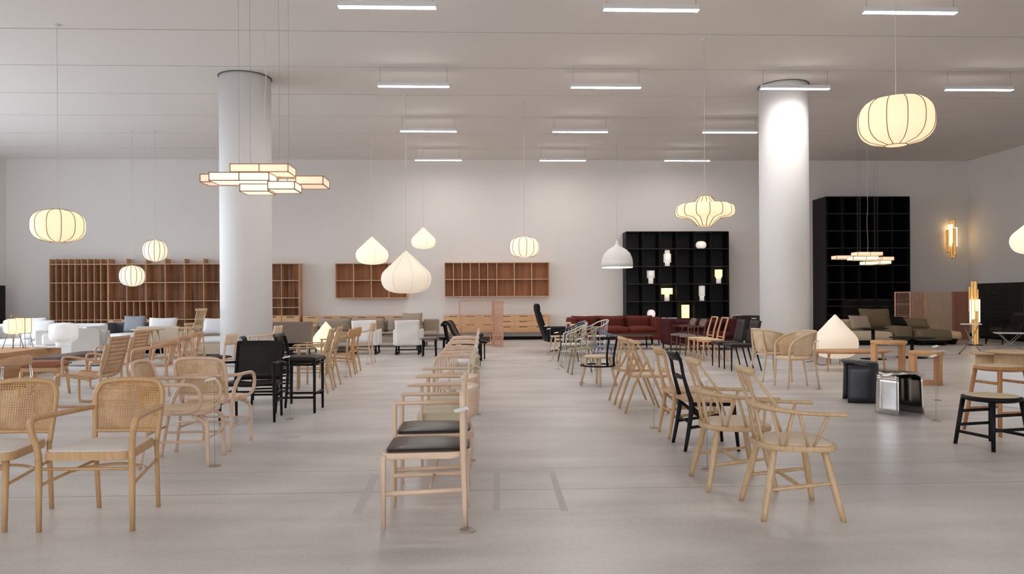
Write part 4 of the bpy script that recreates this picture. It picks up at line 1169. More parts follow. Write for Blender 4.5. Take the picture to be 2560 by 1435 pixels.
# ------------------------------------------------------------------ screens
q0, q1 = F(1149, 864), F(1232, 862)
def lattice(label, p, w, h, rz, name='lattice_screen'):
    t = thing(name, label, 'folding screen', p, rz)
    fr = MB()
    for x in (0, w): fr.box(x - .018, x + .018, -.015, .015, 0, h)
    for z in (.03, h - .018): fr.box(.018, w - .018, -.013, .013, z - .018, z + .018)
    fr.build('frame', m_screenwood, t)
    g = MB()
    n = int(w / .09); m = int((h - .06) / .062)
    for j in range(m):
        z = .05 + j * .062
        pts = [(.018 + (w - .036) * i / (n * 4), 0, z + .022 * (abs((i % 4) - 2) - 1)) for i in range(n * 4 + 1)]
        g.tube(pts, (.004), 4, up=(0, 1, 0))
        pts = [(x, y, 2 * z - zz + .031) for x, y, zz in pts]
        if z + .055 < h - .03: g.tube(pts, (.004), 4, up=(0, 1, 0))
    g.build('lattice', m_screenwood, t)
    return t
yS = q0.y
lw = W(1232, 860, yS).x - W(1149, 860, yS).x
hS = W(1190, 751, yS).z
sc = lattice('folding lattice screen of thin wood, in front of the oak sideboard', (W(1149, 860, yS).x, yS, 0), lw, hS, 0)
# second leaf folds towards the viewer
fr = MB(); wl_ = .95
lf = []
cmt = bmesh.new()
t2 = MB()
for x in (0.02, wl_): t2.box(x - .018, x + .018, -.015, .015, 0, hS)
for z in (.03, hS - .018): t2.box(.03, wl_ - .018, -.013, .013, z - .018, z + .018)
leaf = t2.build('frame', m_screenwood, sc); leaf.location = (lw + .03, -.02, 0); leaf.rotation_euler = (0, 0, R(-76))
g = MB()
for j in range(int((hS - .06) / .062)):
    z = .05 + j * .062; g.box(.03, wl_ - .018, -.004, .004, z - .012, z + .012)
for i in range(11): g.box(.05 + i * .085, .06 + i * .085, -.006, .006, .03, hS - .03)
g = g.build('lattice', m_screenwood, sc); g.location = leaf.location; g.rotation_euler = leaf.rotation_euler
cmt.free()
# slatted screens, right
def slats(label, pA, pB, h, sp, mat, rails=(.25, .5, .75), w=.011, solid=False):
    a, b = pA, pB; d = b - a; L_ = d.length
    t = thing('slatted_screen', label, 'screen', a, math.degrees(math.atan2(d.y, d.x)))
    fr = MB()
    for x in (.012, L_ - .012): fr.box(x - .018, x + .018, -.02, .02, 0, h)
    fr.box(.03, L_ - .03, -.018, .018, h - .03, h); fr.box(.03, L_ - .03, -.018, .018, .02, .06)
    fr.build('frame', mat, t)
    m = MB(); n = int(L_ / sp)
    for i in range(1, n): m.box(i * L_ / n - w / 2, i * L_ / n + w / 2, -.012, .0, .05, h - .03)
    m.build('slats', mat, t)
    rl = MB()
    for f in rails: rl.box(.03, L_ - .03, .002, .012, h * f - .008, h * f + .008)
    rl.build('rails', mat, t)
    if solid: MB().box(.03, L_ - .03, .013, .02, .05, h - .03).build('backing', mat, t)
    return t
yq = 21.9
hq = W(2330, 729, yq).z
P0, P1, P2, P3 = W(2237, 850, yq), W(2279, 850, yq - .25), W(2378, 850, yq + .05), W(2424, 850, yq - .2)
for v in (P0, P1, P2, P3): v.z = 0
slats('left leaf of the slatted wooden screens, seen against the tall black bookcase', P0, P1 + Vector((-.02, 0, 0)), hq, .034, m_screenwood)
mid = P1.lerp(P2, .3)
slats('second leaf of the slatted wooden screens, narrow, beside the pale post', P1 + Vector((.02, 0, 0)), mid + Vector((-.02, 0, 0)), hq, .034, m_screenwood, w=.014)
slats('widest light leaf of the slatted wooden screens, behind the long olive sofa', mid + Vector((.03, 0, 0)), P2 + Vector((-.02, 0, 0)), hq, .045, M_wood('pale_cedar_slats', (228, 196, 160), (206, 170, 134), (30, 30, 2), .6), w=.02)
slats('reddish solid leaf at the right end of the slatted screens', P2 + Vector((.03, 0, 0)), P3, hq, .03, m_screenred, solid=True, w=.018)

# ------------------------------------------------------------------ sofas and upholstered pieces (local -Y is the front)
def sofa(label, loc, rz, w, d, H, sh, mat, n=2, arm=.12, leg=.12, armh=None, backcush=None, cm=None, name='sofa', legm=None, rounded=.04, armR=True, armL=True, grp=None):
    t = thing(name, label, 'sofa', loc, rz, grp)
    armh = armh or sh + .18
    MB().box(-w / 2, w / 2, -d / 2, d / 2, leg, sh - .12, .02).build('base', mat, t)
    MB().box(-w / 2, w / 2, d / 2 - .16, d / 2, leg, H, rounded, 3).build('backrest', mat, t)
    if armL: MB().box(-w / 2, -w / 2 + arm, -d / 2, d / 2 - .1, leg, armh, rounded, 3).build('armrest', mat, t)
    if armR: MB().box(w / 2 - arm, w / 2, -d / 2, d / 2 - .1, leg, armh, rounded, 3).build('armrest', mat, t)
    a = -w / 2 + (arm if armL else .0); b = w / 2 - (arm if armR else .0)
    for k in range(n):
        x0, x1 = a + (b - a) * k / n, a + (b - a) * (k + 1) / n
        o = MB(); pad(o, rrect(x0 + .006, x1 - .006, -d / 2 - .01, d / 2 - .16, .05), sh - .12, sh - .02, .035); o.build('seat_cushion', cm or mat, t)
        if backcush:
            o = MB(); o.pillow(x1 - x0 - .01, backcush, .22, Matrix.Translation(((x0 + x1) / 2, d / 2 - .25, sh - .02 + backcush / 2)) @ Matrix.Rotation(R(90), 4, 'Z') @ Matrix.Rotation(R(-10), 4, 'Y'), p=5)
            o.build('back_cushion', cm or mat, t)
    if leg > .03:
        for x in (-w / 2 + .08, w / 2 - .08):
            for y in (-d / 2 + .08, d / 2 - .08):
                MB().tube([(x, y, 0), (x, y, leg + .01)], [.014, .02], 8).build('leg', legm or m_black, t)
    return t
def cushion(label, loc, rz, w, h, mat, tilt=15, t_=.16):
    o = MB().pillow(w, h, t_, n=12).build('cushion', mat)
    o.location = loc; o.rotation_euler = (0, R(tilt), R(rz))
    return tag(o, label, 'cushion')
def ctr(px, py, z=0.0): return F(px, py, z)

# left: grey panel sofa
sofa('light grey sofa at the far left, behind the lantern lamp', (-10.15, 17.6, 0), 0, 2.5, .95, .80, .46, m_whitefab, 2, .1, .05, .75)
for px, w_, l in ((92, .52, 'large pale grey cushion on the left end sofa'), (121, .46, 'smaller pale grey cushion on the left end sofa, with a tiny tag')):
    q = W(px - 8, 825, 17.35); cushion(l, (q.x, 17.38 - (0 if w_ > .5 else .1), .46 + w_ / 2 - .01), 90, w_, w_, m_whitefab, 16)
# grey felt-panelled end of a high-sided sofa
q0, q1 = W(178, 880, 15.4), W(249, 880, 15.4)
t = thing('panel_sofa', 'grey felt sofa with a tall rounded end panel, right of the frosted lamp', 'sofa', ((q0.x + q1.x) / 2, 15.9, 0))
w = (q1.x - q0.x) / 2
MB().prism([(x, z) for x, z in rrect(-w, w, .03, W(210, 821, 15.4).z, .08)], -.03, .03, .012, Matrix.Rotation(R(90), 4, 'X')).build('end_panel', m_greyfab, t).location = (0, -.47, 0)
MB().box(-w - .9, w, -.2, -.04, .03, .72, .03).build('backrest', m_greyfab, t)
MB().box(-w - .9, w - .04, -.44, -.2, .08, .42, .04).build('seat', m_whitefab, t)
MB().box(-w - .7, -w - .1, -.34, -.2, .42, .66, .06).build('back_cushion', m_whitefab, t)
# blue-grey loveseat with dark shell
q = F(330, 868)
t = sofa('dark grey loveseat with a pale seat, before the walnut bookcase', (q.x, q.y + .3, 0), 0, 1.7, .85, .70, .40, m_darkgrey, 1, .14, .06, .70, cm=m_whitefab)
cushion('blue-grey cushion on the dark loveseat', (q.x - .05, q.y + .28, .66), 92, .62, .5, m_bluegrey, 14)
# long beige sofa seen from behind and the side
sofa('long pale beige sofa behind the spindle chairs, left of the left pillar', (-6.35, 18.3, 0), 0, 1.6, 1.0, .72, .45, m_beige, 1, .1, .05, .60, cm=m_whitefab)
sofa('beige armchair-sized sofa with its back to the aisle, behind the round-top table', (-7.68, 18.3, 0), 180, 1.0, .8, .72, .42, m_beige, 1, .1, .04, .66)
cushion('white cushion before the walnut bookcase, behind the beige sofa', (-7.75, 18.35, .68), 88, .7, .5, m_whitefab, 18)
cushion('white cushion leaning on the long pale sofa, beside the spindle stool chair', (-6.5, 18.4, .70), 94, .6, .42, m_whitefab, 20)
# timber counter
za = .45
t = MB()
o = MB().box(-1.35, 0, -1.05, 1.05, 0.0, za, .012).build('timber_bench', m_timber)
o.location = (-8.11, 13.62, 0); tag(o, 'massive solid timber bench at the far left carrying lamps', 'bench')
o = MB().prism([(-1.3, -.9), (-.0, -.9), (.0, .55), (-.22, .83), (-1.3, .83)], 0.0, za + .01, .02).build('timber_bench', m_timber)
o.location = (-8.16, 11.66, 0); tag(o, 'solid timber bench with a chamfered corner, cut off by the left edge', 'bench')
# lantern table lamp
def tripod_lantern(label, loc, s=1.0, R0=.155):
    t = thing('lantern_table_lamp', label, 'table lamp', loc)
    pr = [(r, z + .40 * s) for r, z in superprof(R0, .27 * s, 4.5, 12, .4, .5)]
    MB().lathe(pr, 32, lobes=8, lobe=.05).build('shade', m_paperhot, t)
    for k in range(8):
        a = .1 + 2 * pi * k / 8
        MB().tube([((r + .004) * cos(a), (r + .004) * sin(a), z) for r, z in pr], .003, 5).build('rib', m_rib, t)
    for k in range(6):
        a = 2 * pi * k / 6
        MB().tube([(.19 * cos(a), .19 * sin(a), 0), (.11 * cos(a), .11 * sin(a), .24 * s), (.07 * cos(a), .07 * sin(a), .27 * s)], .005, 6, 3).build('leg', m_copper, t)
    MB().tube([(-.04, 0, .53 * s), (-.04, 0, .60 * s), (.04, 0, .60 * s), (.04, 0, .53 * s)], .008, 6).build('handle', m_rib, t)
    return t
m_copper = M_plain('copper_rod', (150, 110, 96), .5, .3)
q = F(33, 871, za); tripod_lantern('lit paper lantern lamp on thin copper legs, on the timber bench', (q.x, q.y, za), 1.02)
q = W(57, 861, 14.45); t = thing('box_table_lamp', 'small square lit paper lamp on thin legs, behind the lantern lamp', 'table lamp', (q.x + .0, q.y, za))
a, f = MB(), MB(); boxlamp(a, f, -.10, .10, -.10, .10, .27, .56, fr=.005); s_ = a.build('shade', m_paperhot, t); f.build('frame', m_rib, s_)
for x in (-.12, .12):
    for y in (-.12, .12): MB().tube([(x, y, 0), (x * .7, y * .7, .27)], .005, 6).build('leg', m_copper, t)
q = W(159, 862, 14.38)
t = thing('frosted_glass_lamp', 'big frosted white glass lamp at the end of the timber bench', 'table lamp', (q.x, q.y, za))
m_frost = M_emit('frosted_glass', (255, 250, 244), .15, (236, 238, 242)); m_frost.node_tree.nodes['Principled BSDF'].inputs['Roughness'].default_value = .25
MB().lathe([(.135, 0), (.13, .075), (.145, .10), (.19, .125), (.225, .15), (.24, .19), (.245, .24), (.245, .41), (.232, .435), (.14, .46), (0, .47)], 40).build('shade', m_frost, t)
for (px, py), l in (((88, 862), 'white leaflet lying left on the timber bench'), ((103, 859), 'white leaflet lying in the middle of the timber bench'), ((120, 858), 'white leaflet on the timber bench, beside the frosted lamp')):
    q = W(px, py, 14.25); o = MB().box(-.1, .1, -.07, .07, 0, .004).build('leaflet', m_card); o.location = (q.x, q.y, za + .001); o.rotation_euler = (0, 0, R(20)); tag(o, l, 'leaflet')
# leather bench and stool on oak legs
t = thing('leather_bench', 'long bench with a dark brown leather top, in front of the timber bench', 'bench', (-6.78, 12.62, 0), 90)
pad(MB(), rrect(-.86, .86, -.24, .24, .04), .385, .44, .015).build('seat', m_brownl, t)
MB().box(-.83, .83, -.2, .2, .35, .39, .004).build('frame', m_oak, t)
for x in (-.76, .76):
    for y in (-.17, .17): MB().tube([(x * 1.02, y * 1.1, 0), (x * .97, y, .36)], [.017, .028], 8).build('leg', m_oak, t)
q = FC((97, 988), (145, 985), (115, 950), (152, 975))
t = thing('leather_stool', 'square stool with a tan leather top on oak legs', 'stool', (-6.12, 10.65, 0), 8)
pad(MB(), rrect(-.24, .24, -.22, .22, .03), .405, .475, .02).build('seat', m_tan, t)
MB().box(-.225, .225, -.205, .205, .35, .41, .004).build('frame', m_oak, t)
for x in (-.21, .21):
    for y in (-.18, .18): MB().tube([(x * 1.15, y * 1.1, 0), (x, y, .35)], [.016, .03], 8).build('leg', m_oak, t)
# white cone tables
def cone_table(label, loc, r=.33, h=.45):
    t = thing('cone_table', label, 'side table', loc)
    MB().lathe([(.0, h - .022), (r, h - .018), (r, h), (0, h)], 40).build('tabletop', m_tabw, t)
    MB().lathe([(.13, 0), (.035, h - .02)], 32).build('base', m_tabw, t)
    return t
m_tabw = M_plain('white_lacquer', (232, 230, 228), .35)
q = F(322, 897); cone_table('white cone-footed table in front of the dark grey loveseat', (q.x, q.y, 0), .27, .56)
# high wooden table
q = F(370, 907); t = thing('round_top_table', 'pale wooden table with a thin oval top on turned legs, left group', 'table', (q.x, q.y, 0))
MB().lathe([(.0, .685), (.26, .69), (.335, .705), (.34, .715), (.33, .72), (0, .72)], 40).build('tabletop', m_ash, t)
for a in (45, 135, 225, 315):
    c, s = cos(R(a)), sin(R(a)); MB().tube([(.30 * c, .30 * s, 0), (.2 * c, .2 * s, .69)], [.013, .021], 10).build('leg', m_ash, t)
MB().tube([(-.2, -.17, .42), (.2, -.17, .42)], .01, 8).build('stretcher', m_ash, t)
MB().tube([(-.2, .17, .42), (.2, .17, .42)], .01, 8).build('stretcher', m_ash, t)

# centre and centre-left
q = F(732, 893)
sofa('grey tweed sofa seen from its high back, beside the cone lamp', (-4.72, 18.6, 0), 180, 1.2, .85, .80, .42, m_taupe2, 1, .12, .12, .6)
sofa('long light brown sofa with back cushions behind the white-covered chairs', (-3.25, 21.3, 0), 0, 3.1, .9, .70, .43, m_taupe, 3, .1, .14, .58, backcush=.40)
sofa('light brown high end unit at the right end of the long brown sofa', (-1.47, 21.3, 0), 0, .44, .85, .76, .43, m_taupe, 1, .08, .14, .55, armR=False, armL=False)
cushion('square brown cushion at the right end of the long brown sofa', (-2.0, 21.35, .70), 88, .58, .5, m_taupe, 14)
def slip(label, loc, rz):
    t = thing('slipcovered_armchair', label, 'armchair', loc, rz)
    MB().sheet(lambda u, v: (-.30 - .08 * v + .012 * sin(9 * v + 3 * u), -.29 + .58 * u, .22 + .60 * v), 10, 10, .07).build('backrest', m_slip, t)
    for s in both(): MB().box(-.28, .28, s * .315 - .035, s * .315 + .035, .22, .60, .025, 3).build('armrest', m_slip, t)
    MB().box(-.3, .3, -.3, .3, .24, .42, .03).build('seat', m_slip, t)
    for s in both():
        MB().tube([(-.36, s * .27, .03), (-.26, s * .27, .24)], .022, 8).build('leg', m_black, t)
        MB().tube([(-.22, s * .27, .03), (-.30, s * .27, .24)], .022, 8).build('leg', m_black, t)
        MB().tube([(.30, s * .27, .03), (.22, s * .27, .24)], .022, 8).build('leg', m_black, t)
        MB().box(-.40, .34, s * .27 - .02, s * .27 + .02, 0, .035).build('runner', m_black, t)
    MB().box(-.32, -.28, -.26, .26, .1, .13).build('stretcher', m_black, t)
    return t
slip('white slipcovered armchair seen from behind, left of the pair by the brown sofa', F(916, 884), 90)
slip('white slipcovered armchair seen from behind, right of the pair by the brown sofa', F(1022, 884), 90)
def low_table(label, loc, w, d, h, mat, rz=0, name='coffee_table', topm=None, round_=False, legr=.02):
    t = thing(name, label, 'coffee table', loc, rz)
    if round_: MB().prism([(w / 2 * cos(2 * pi * i / 40), d / 2 * sin(2 * pi * i / 40)) for i in range(40)], h - .03, h, .006).build('tabletop', topm or mat, t)
    else: MB().prism(rrect(-w / 2, w / 2, -d / 2, d / 2, .03), h - .03, h, .004).build('tabletop', topm or mat, t)
    k = .33 if round_ else .44
    for x in (-w * k, w * k):
        for y in (-d * k, d * k):
            MB().tube([(x * 1.03, y * 1.03, 0), (x, y, h - .03)], [legr * .75, legr], 8).build('leg', mat, t)
    return t
m_dktop = M_plain('smoked_table_top', (78, 70, 64), .3)
low_table('black table with a dark top between the white-covered chairs', F(962, 876), .75, .6, .44, m_black, 0, topm=m_dktop)
low_table('black low table right of the white-covered chairs, before the brown sofa', F(1092, 873), 1.1, .7, .40, m_black, 0, topm=m_dktop)
low_table('round black low table at the left of the black lounge chair', F(1150, 880), 1.2, .8, .40, m_black, 0, topm=m_dktop, round_=True)
low_table('round black stool-height table beside the right white-covered chair', F(1074, 890), .44, .44, .42, m_black, 0, topm=m_dktop, round_=True)
# cone floor lamps
def cone_lamp(label, loc, Rr, H, lift=.1, mat=None):
    t = thing('teardrop_floor_lamp', label, 'floor lamp', loc)
    MB().lathe([(r, z + H / 2 + lift) for r, z in drop(Rr, H)], 48).build('shade', mat or m_paperw, t)
    for k in range(4):
        a = .6 + pi * k / 2; MB().tube([(Rr * .4 * cos(a), Rr * .4 * sin(a), 0), (Rr * .4 * cos(a), Rr * .4 * sin(a), lift + .04)], .005, 6).build('leg', m_black, t)
    return t
q = F(2088, 911); cone_lamp('large lit teardrop paper lamp standing on the floor beside the oval table', (q.x, q.y, 0), .425, .86, .12, m_softpaper)
MB().tube([F(2068, 911, .012), F(2050, 912, .012), F(2035, 903, .012), F(2015, 905, .012)], .006, 6, 4).build('lamp_cord', m_black).__setitem__('category', 'cord')
bpy.data.objects['lamp_cord']['label'] = 'thin black cord on the floor running from the big teardrop lamp'
q = F(815, 886); cone_lamp('lit teardrop paper lamp standing behind the pale dining chairs', (q.x, q.y, 0), .31, .70, .1, M_emit('bright_washi', (255, 236, 190), .5, (222, 208, 180)))
# black curved lounge, black cantilever
q = F(1155, 886)
t = thing('black_lounge_chair', 'black woven lounge chair with a curled high back, far end of the middle row', 'lounge chair', (W(1150, 800, 16.2).x, 16.2, 0), -8); t.scale = (1, 1, .93)
pr = [(-.36, .80), (-.33, .86), (-.27, .90), (-.20, .84), (-.12, .66), (0, .50), (.2, .45), (.5, .44), (.62, .42)]
for k, y in enumerate((-.26, .26)):
    MB().tube([(x, y, z) for x, z in pr], [(.016, .03)] * len(pr), 8, 3, up=(0, 0, 1)).build('side_rail', m_black, t)
MB().sheet(lambda u, v: (lambda k, i: (pr[i][0] + (pr[i + 1][0] - pr[i][0]) * (k - i), -.25 + .5 * u, pr[i][1] + (pr[i + 1][1] - pr[i][1]) * (k - i)))(v * 8, min(int(v * 8), 7)), 4, 24, .03).build('woven_seat', m_blackleather, t)
MB().tube([(-.33, 0, .80), (-.25, 0, .42), (-.02, 0, .32)], [(.2, .02)] * 3, 8, 3, up=(1, 0, 0)).build('back_support', m_black, t)
for x, y in ((-.2, .25), (-.2, -.25), (.5, .25), (.5, -.25)): MB().tube([(x, y, 0), (x, y, .44)], .016, 8).build('leg', m_black, t)
t = thing('black_cantilever_chair', 'black leather cantilever chair on a bent frame, beyond the row of pale armchairs', 'lounge chair', (-.33, 14.3, 0), 180)
for s in both():
    L = [(.36, .50), (-.18, .50), (-.25, .47), (-.27, .4), (-.27, .1), (-.24, .03), (-.16, .02), (.3, .02)]
    MB().tube([(x, s * .26, z) for x, z in L], [(.03, .016)] * 8, 8, 4, up=(0, 1, .01)).build('frame', m_black, t)
pad(MB(), rrect(-.26, .3, -.25, .25, .04), .42, .5, .03).build('seat', m_blackleather, t)
MB().sheet(lambda u, v: (-.22 - .12 * v, -.25 + .5 * u, .5 + .16 * v), 5, 4, .06).build('backrest', m_blackleather, t)
# black swivel high-back
q = F(1400, 879)
t = thing('high_back_lounge_chair', 'black high-back lounge chair with headrest on a star foot', 'lounge chair', (q.x, q.y, 0), 8)
pr = [(-.32, .30), (-.38, .45), (-.48, .72), (-.56, .98)]
MB().sheet(lambda u, v: (lambda k, i: (pr[i][0] + (pr[i + 1][0] - pr[i][0]) * (k - i) - .03 * (1 - (2 * u - 1) ** 2), (-.27 + .54 * u) * (1 - .35 * v), pr[i][1] + (pr[i + 1][1] - pr[i][1]) * (k - i)))(v * 3, min(int(v * 3), 2)), 8, 12, .09).build('backrest', m_black, t)
MB().pillow(.34, .26, .13, Matrix.Translation((-.585, 0, 1.08)) @ Matrix.Rotation(R(-5), 4, 'Y'), p=4).build('headrest', m_black, t)
pad(MB(), rrect(-.36, .32, -.28, .28, .08), .26, .42, .03).build('seat', m_black, t)
for s in both():
    MB().box(-.36, .30, s * .33 - .045, s * .33 + .045, .30, .62, .03, 3).build('armrest', m_black, t)
MB().tube([(0, 0, .04), (0, 0, .28)], .03, 12).build('pedestal', m_black, t)
for a in (20, 110, 200, 290):
    MB().tube([(0, 0, .045), (.33 * cos(R(a)), .33 * sin(R(a)), .02)], [(.03, .012), (.018, .009)], 8, up=(0, 0, 1)).build('foot', m_black, t)
# rust sofa, maroon sofa, tables
def soft_sofa(label, x0, x1, Y, H, sh, mat, n, leg=.16):
    t = thing('velvet_sofa', label, 'sofa', ((x0 + x1) / 2, Y, 0))
    w = x1 - x0
    MB().box(-w / 2 + .03, w / 2 - .03, -.45, .45, leg, sh - .1, .03).build('base', mat, t)
    for k in range(n):
        a = -w / 2 + .12 + (w - .24) * k / n; b = -w / 2 + .12 + (w - .24) * (k + 1) / n
        q = MB(); pad(q, rrect(a + .005, b - .005, -.48, .2, .08), sh - .1, sh - .0, .05); q.build('seat_cushion', mat, t)
        q = MB(); q.pillow(b - a, .38, .3, Matrix.Translation(((a + b) / 2, .24, sh + .145)) @ Matrix.Rotation(R(90), 4, 'Z') @ Matrix.Rotation(R(-8), 4, 'Y'), p=6); q.build('back_cushion', mat, t)
    MB().box(-w / 2, w / 2, .34, .5, leg, H - .05, .06, 3).build('backrest', mat, t)
    for s in both():
        MB().box(s * w / 2 - (.2 if s > 0 else 0), s * w / 2 + (0 if s > 0 else .2), -.46, .46, leg - .005, H - .03, .055, 3).build('armrest', mat, t)
        for y in (-.38, .4): MB().tube([(s * (w / 2 - .07), y, 0), (s * (w / 2 - .07), y, leg + .02)], [.014, .02], 8).build('leg', m_black, t)
    return t
Ys = 20.6
soft_sofa('rust-red velvet sofa below the black bookcase', W(1425, 840, Ys).x, W(1656, 840, Ys).x, Ys + .5, .82, .50, m_rust, 3)
soft_sofa('dark maroon sofa half hidden behind the walnut armchairs', W(1672, 850, 18.6).x, W(1850, 850, 18.6).x, 19.05, .82, .42, m_maroon, 2, .13)
q = F(1560, 871); low_table('long dark coffee table in front of the rust-red sofa', (q.x, q.y - .1, 0), 1.45, .7, .36, m_black, 0, topm=m_dktop)
q = F(1882, 862)
t = thing('leather_club_chair', 'dark brown leather club chair next to the right pillar', 'armchair', (q.x - .1, q.y, 0), 0)
MB().tube([(.42 * cos(R(a)), .42 * sin(R(a)), .48) for a in range(-20, 201, 20)], [(.07, .34)] * 12, 10, 2, up=(0, 0, 1)).build('backrest', m_charcoal, t)
pad(MB(), [(.4 * cos(2 * pi * i / 28), .4 * sin(2 * pi * i / 28) - .08) for i in range(28)], .14, .40, .04).build('seat', m_charcoal, t)
for a in (45, 135, 225, 315): MB().tube([(.26 * cos(R(a)), .26 * sin(R(a)) - .05, 0), (.26 * cos(R(a)), .26 * sin(R(a)) - .05, .15)], .016, 8).build('leg', m_black, t)

# right group: low modular sofa
Ym = 19.9
def mod(name, label, x0, x1, y0, y1, z0, z1, mat, b=.06, base=True):
    t = thing(name, label, 'sofa', ((x0 + x1) / 2, (y0 + y1) / 2, 0))
    w, d = (x1 - x0) / 2, (y1 - y0) / 2
    pad(MB(), rrect(-w, w, -d, d, .1), z0, z1 - .03, .03).build('seat', mat, t)
    if base: MB().box(-w + .1, w - .1, -d + .1, d - .1, .06, z0).build('base', m_black, t)
    for x in (-w + .16, w - .16): MB().box(x - .04, x + .04, -d + .12, d - .12, 0, .06).build('foot', m_black, t)
    return t
def mX(p, y=850, Y=Ym): return W(p, y, Y).x
t = mod('modular_sofa', 'cream seat unit of the low modular sofa, at its left end', mX(2103), mX(2236), Ym, Ym + 1.1, .14, W(2180, 828, Ym).z, m_sand)
zt = W(2130, 798, Ym + 1).z
o = MB().box(-.65, .35, .25, .52, .38, zt, .08, 3).build('backrest', m_sand, t)
t = mod('modular_sofa', 'olive seat unit in the middle of the low modular sofa', mX(2237.5), mX(2283), Ym - .05, Ym + 1.2, .14, W(2260, 815, Ym).z, m_olivefab)
t = mod('modular_sofa', 'long low olive daybed unit of the modular sofa', mX(2296, Y=Ym - .2), mX(2381, Y=Ym - .2), Ym - .25, Ym + 1.3, .14, W(2330, 824, Ym - .2).z, m_olivefab)
t = mod('modular_sofa', 'small round-ended cream unit at the right end of the modular sofa', mX(2384), mX(2414), Ym + .1, Ym + 1.2, .16, W(2400, 828, Ym).z, m_sand)
q = W(2143, 815, Ym + .6); cushion('small beige cushion on the cream part of the modular sofa', (q.x, Ym + .45, .62), 98, .62, .42, m_taupe, 22, .2)
q = W(2180, 805, Ym + .8); cushion('large crumpled olive cushion on the modular sofa', (q.x + .05, Ym + .72, .72), 84, .86, .60, M_plain('crumpled_olive', (108, 93, 70), .9, bump=.9, bsc=9), 20, .26)
q = W(2240, 822, Ym + .9); cushion('black cushion lying behind the olive part of the modular sofa', (q.x, Ym + .9, .62), 95, .6, .34, m_black, 40, .2)
q = W(2265, 818, Ym + 1.2); cushion('flat olive cushion leaning against the slatted screen', (q.x + .1, Ym + .9, .56), 80, .7, .36, m_olivefab, 45, .2)
# tables of the right group
def ped(label, loc, r, h, rb, mat=m_black, pr=.035):
    t = thing('pedestal_table', label, 'side table', loc)
    MB().lathe([(0, h - .018), (r - .02, h - .018), (r, h - .008), (r, h), (0, h)], 48).build('tabletop', mat, t)
    MB().tube([(0, 0, .01), (0, 0, h - .015)], pr, 14).build('pole', mat, t)
    MB().lathe([(rb, 0), (rb, .012), (rb * .5, .025), (0, .028)], 40).build('base', mat, t)
    return t
q = F(2280, 894); ped('black round low pedestal table in front of the olive sofa', (q.x, q.y, 0), .45, .44, .30)
q = F(2183, 898); ped('tall narrow black pedestal table in front of the cream sofa', (q.x, q.y, 0), .285, .66, .25)
def hoop(label, loc, rz, w, h, r, low=True):
    """side table: round top, U-shaped plank frame"""
    t = thing('hoop_side_table', label, 'side table', loc, rz)
    MB().lathe([(0, h - .055), (r - .01, h - .055), (r, h - .045), (r, h - .006), (r - .006, h), (0, h)], 48).build('tabletop', m_orange, t)
    for x, d in ((-r + .025, .075), (r - .06, .075)):
        MB().box(x - .02, x + .03, -d, d, .0, h - .055, .004).build('leg', m_orange, t)
    MB().prism([(x, y) for x, y in [(r * cos(2 * pi * i / 40), r * .62 * sin(2 * pi * i / 40)) for i in range(40)]], 0, .055, .005).build('base', m_orange, t)
    return t
q = F(2222, 938); hoop('taller cherry side table, behind the dark steel stool', (q.x, q.y, 0), 0, .5, .58, .28)
q = F(2316, 961); hoop('shorter cherry side table with a price card on top', (q.x, q.y, 0), 0, .5, .50, .235)
q2 = (q.x + .13, q.y - .1, .503)
o = MB().box(-.11, .11, -.05, .05, 0, .003).build('price_card', m_card); o.location = q2; o.rotation_euler = (0, 0, R(25)); tag(o, 'white price card lying on the shorter cherry side table', 'card')
# oval coffee table
q = F(2125, 925)
t = thing('oval_coffee_table', 'large oval cherry coffee table in front of the teardrop floor lamp', 'coffee table', (q.x, q.y, 0))
MB().prism([(.74 * cos(2 * pi * i / 64), .42 * sin(2 * pi * i / 64)) for i in range(64)], .335, .36, .01).build('tabletop', m_orange, t)
MB().prism([(.66 * cos(2 * pi * i / 64), .36 * sin(2 * pi * i / 64)) for i in range(64)], .315, .335, .004).build('apron', m_orange, t)
for x, y in ((.5, .24), (-.5, .24), (.5, -.24), (-.5, -.24), (0, -.33), (0, .33)) if False else ((.56, .2), (-.52, .2), (.5, -.22), (-.5, -.22)):
    MB().tube([(x * 1.04, y * 1.04, 0), (x, y, .2), (x * .97, y * .97, .32)], [.011, .017, .026], 10, 3).build('leg', m_orange, t)
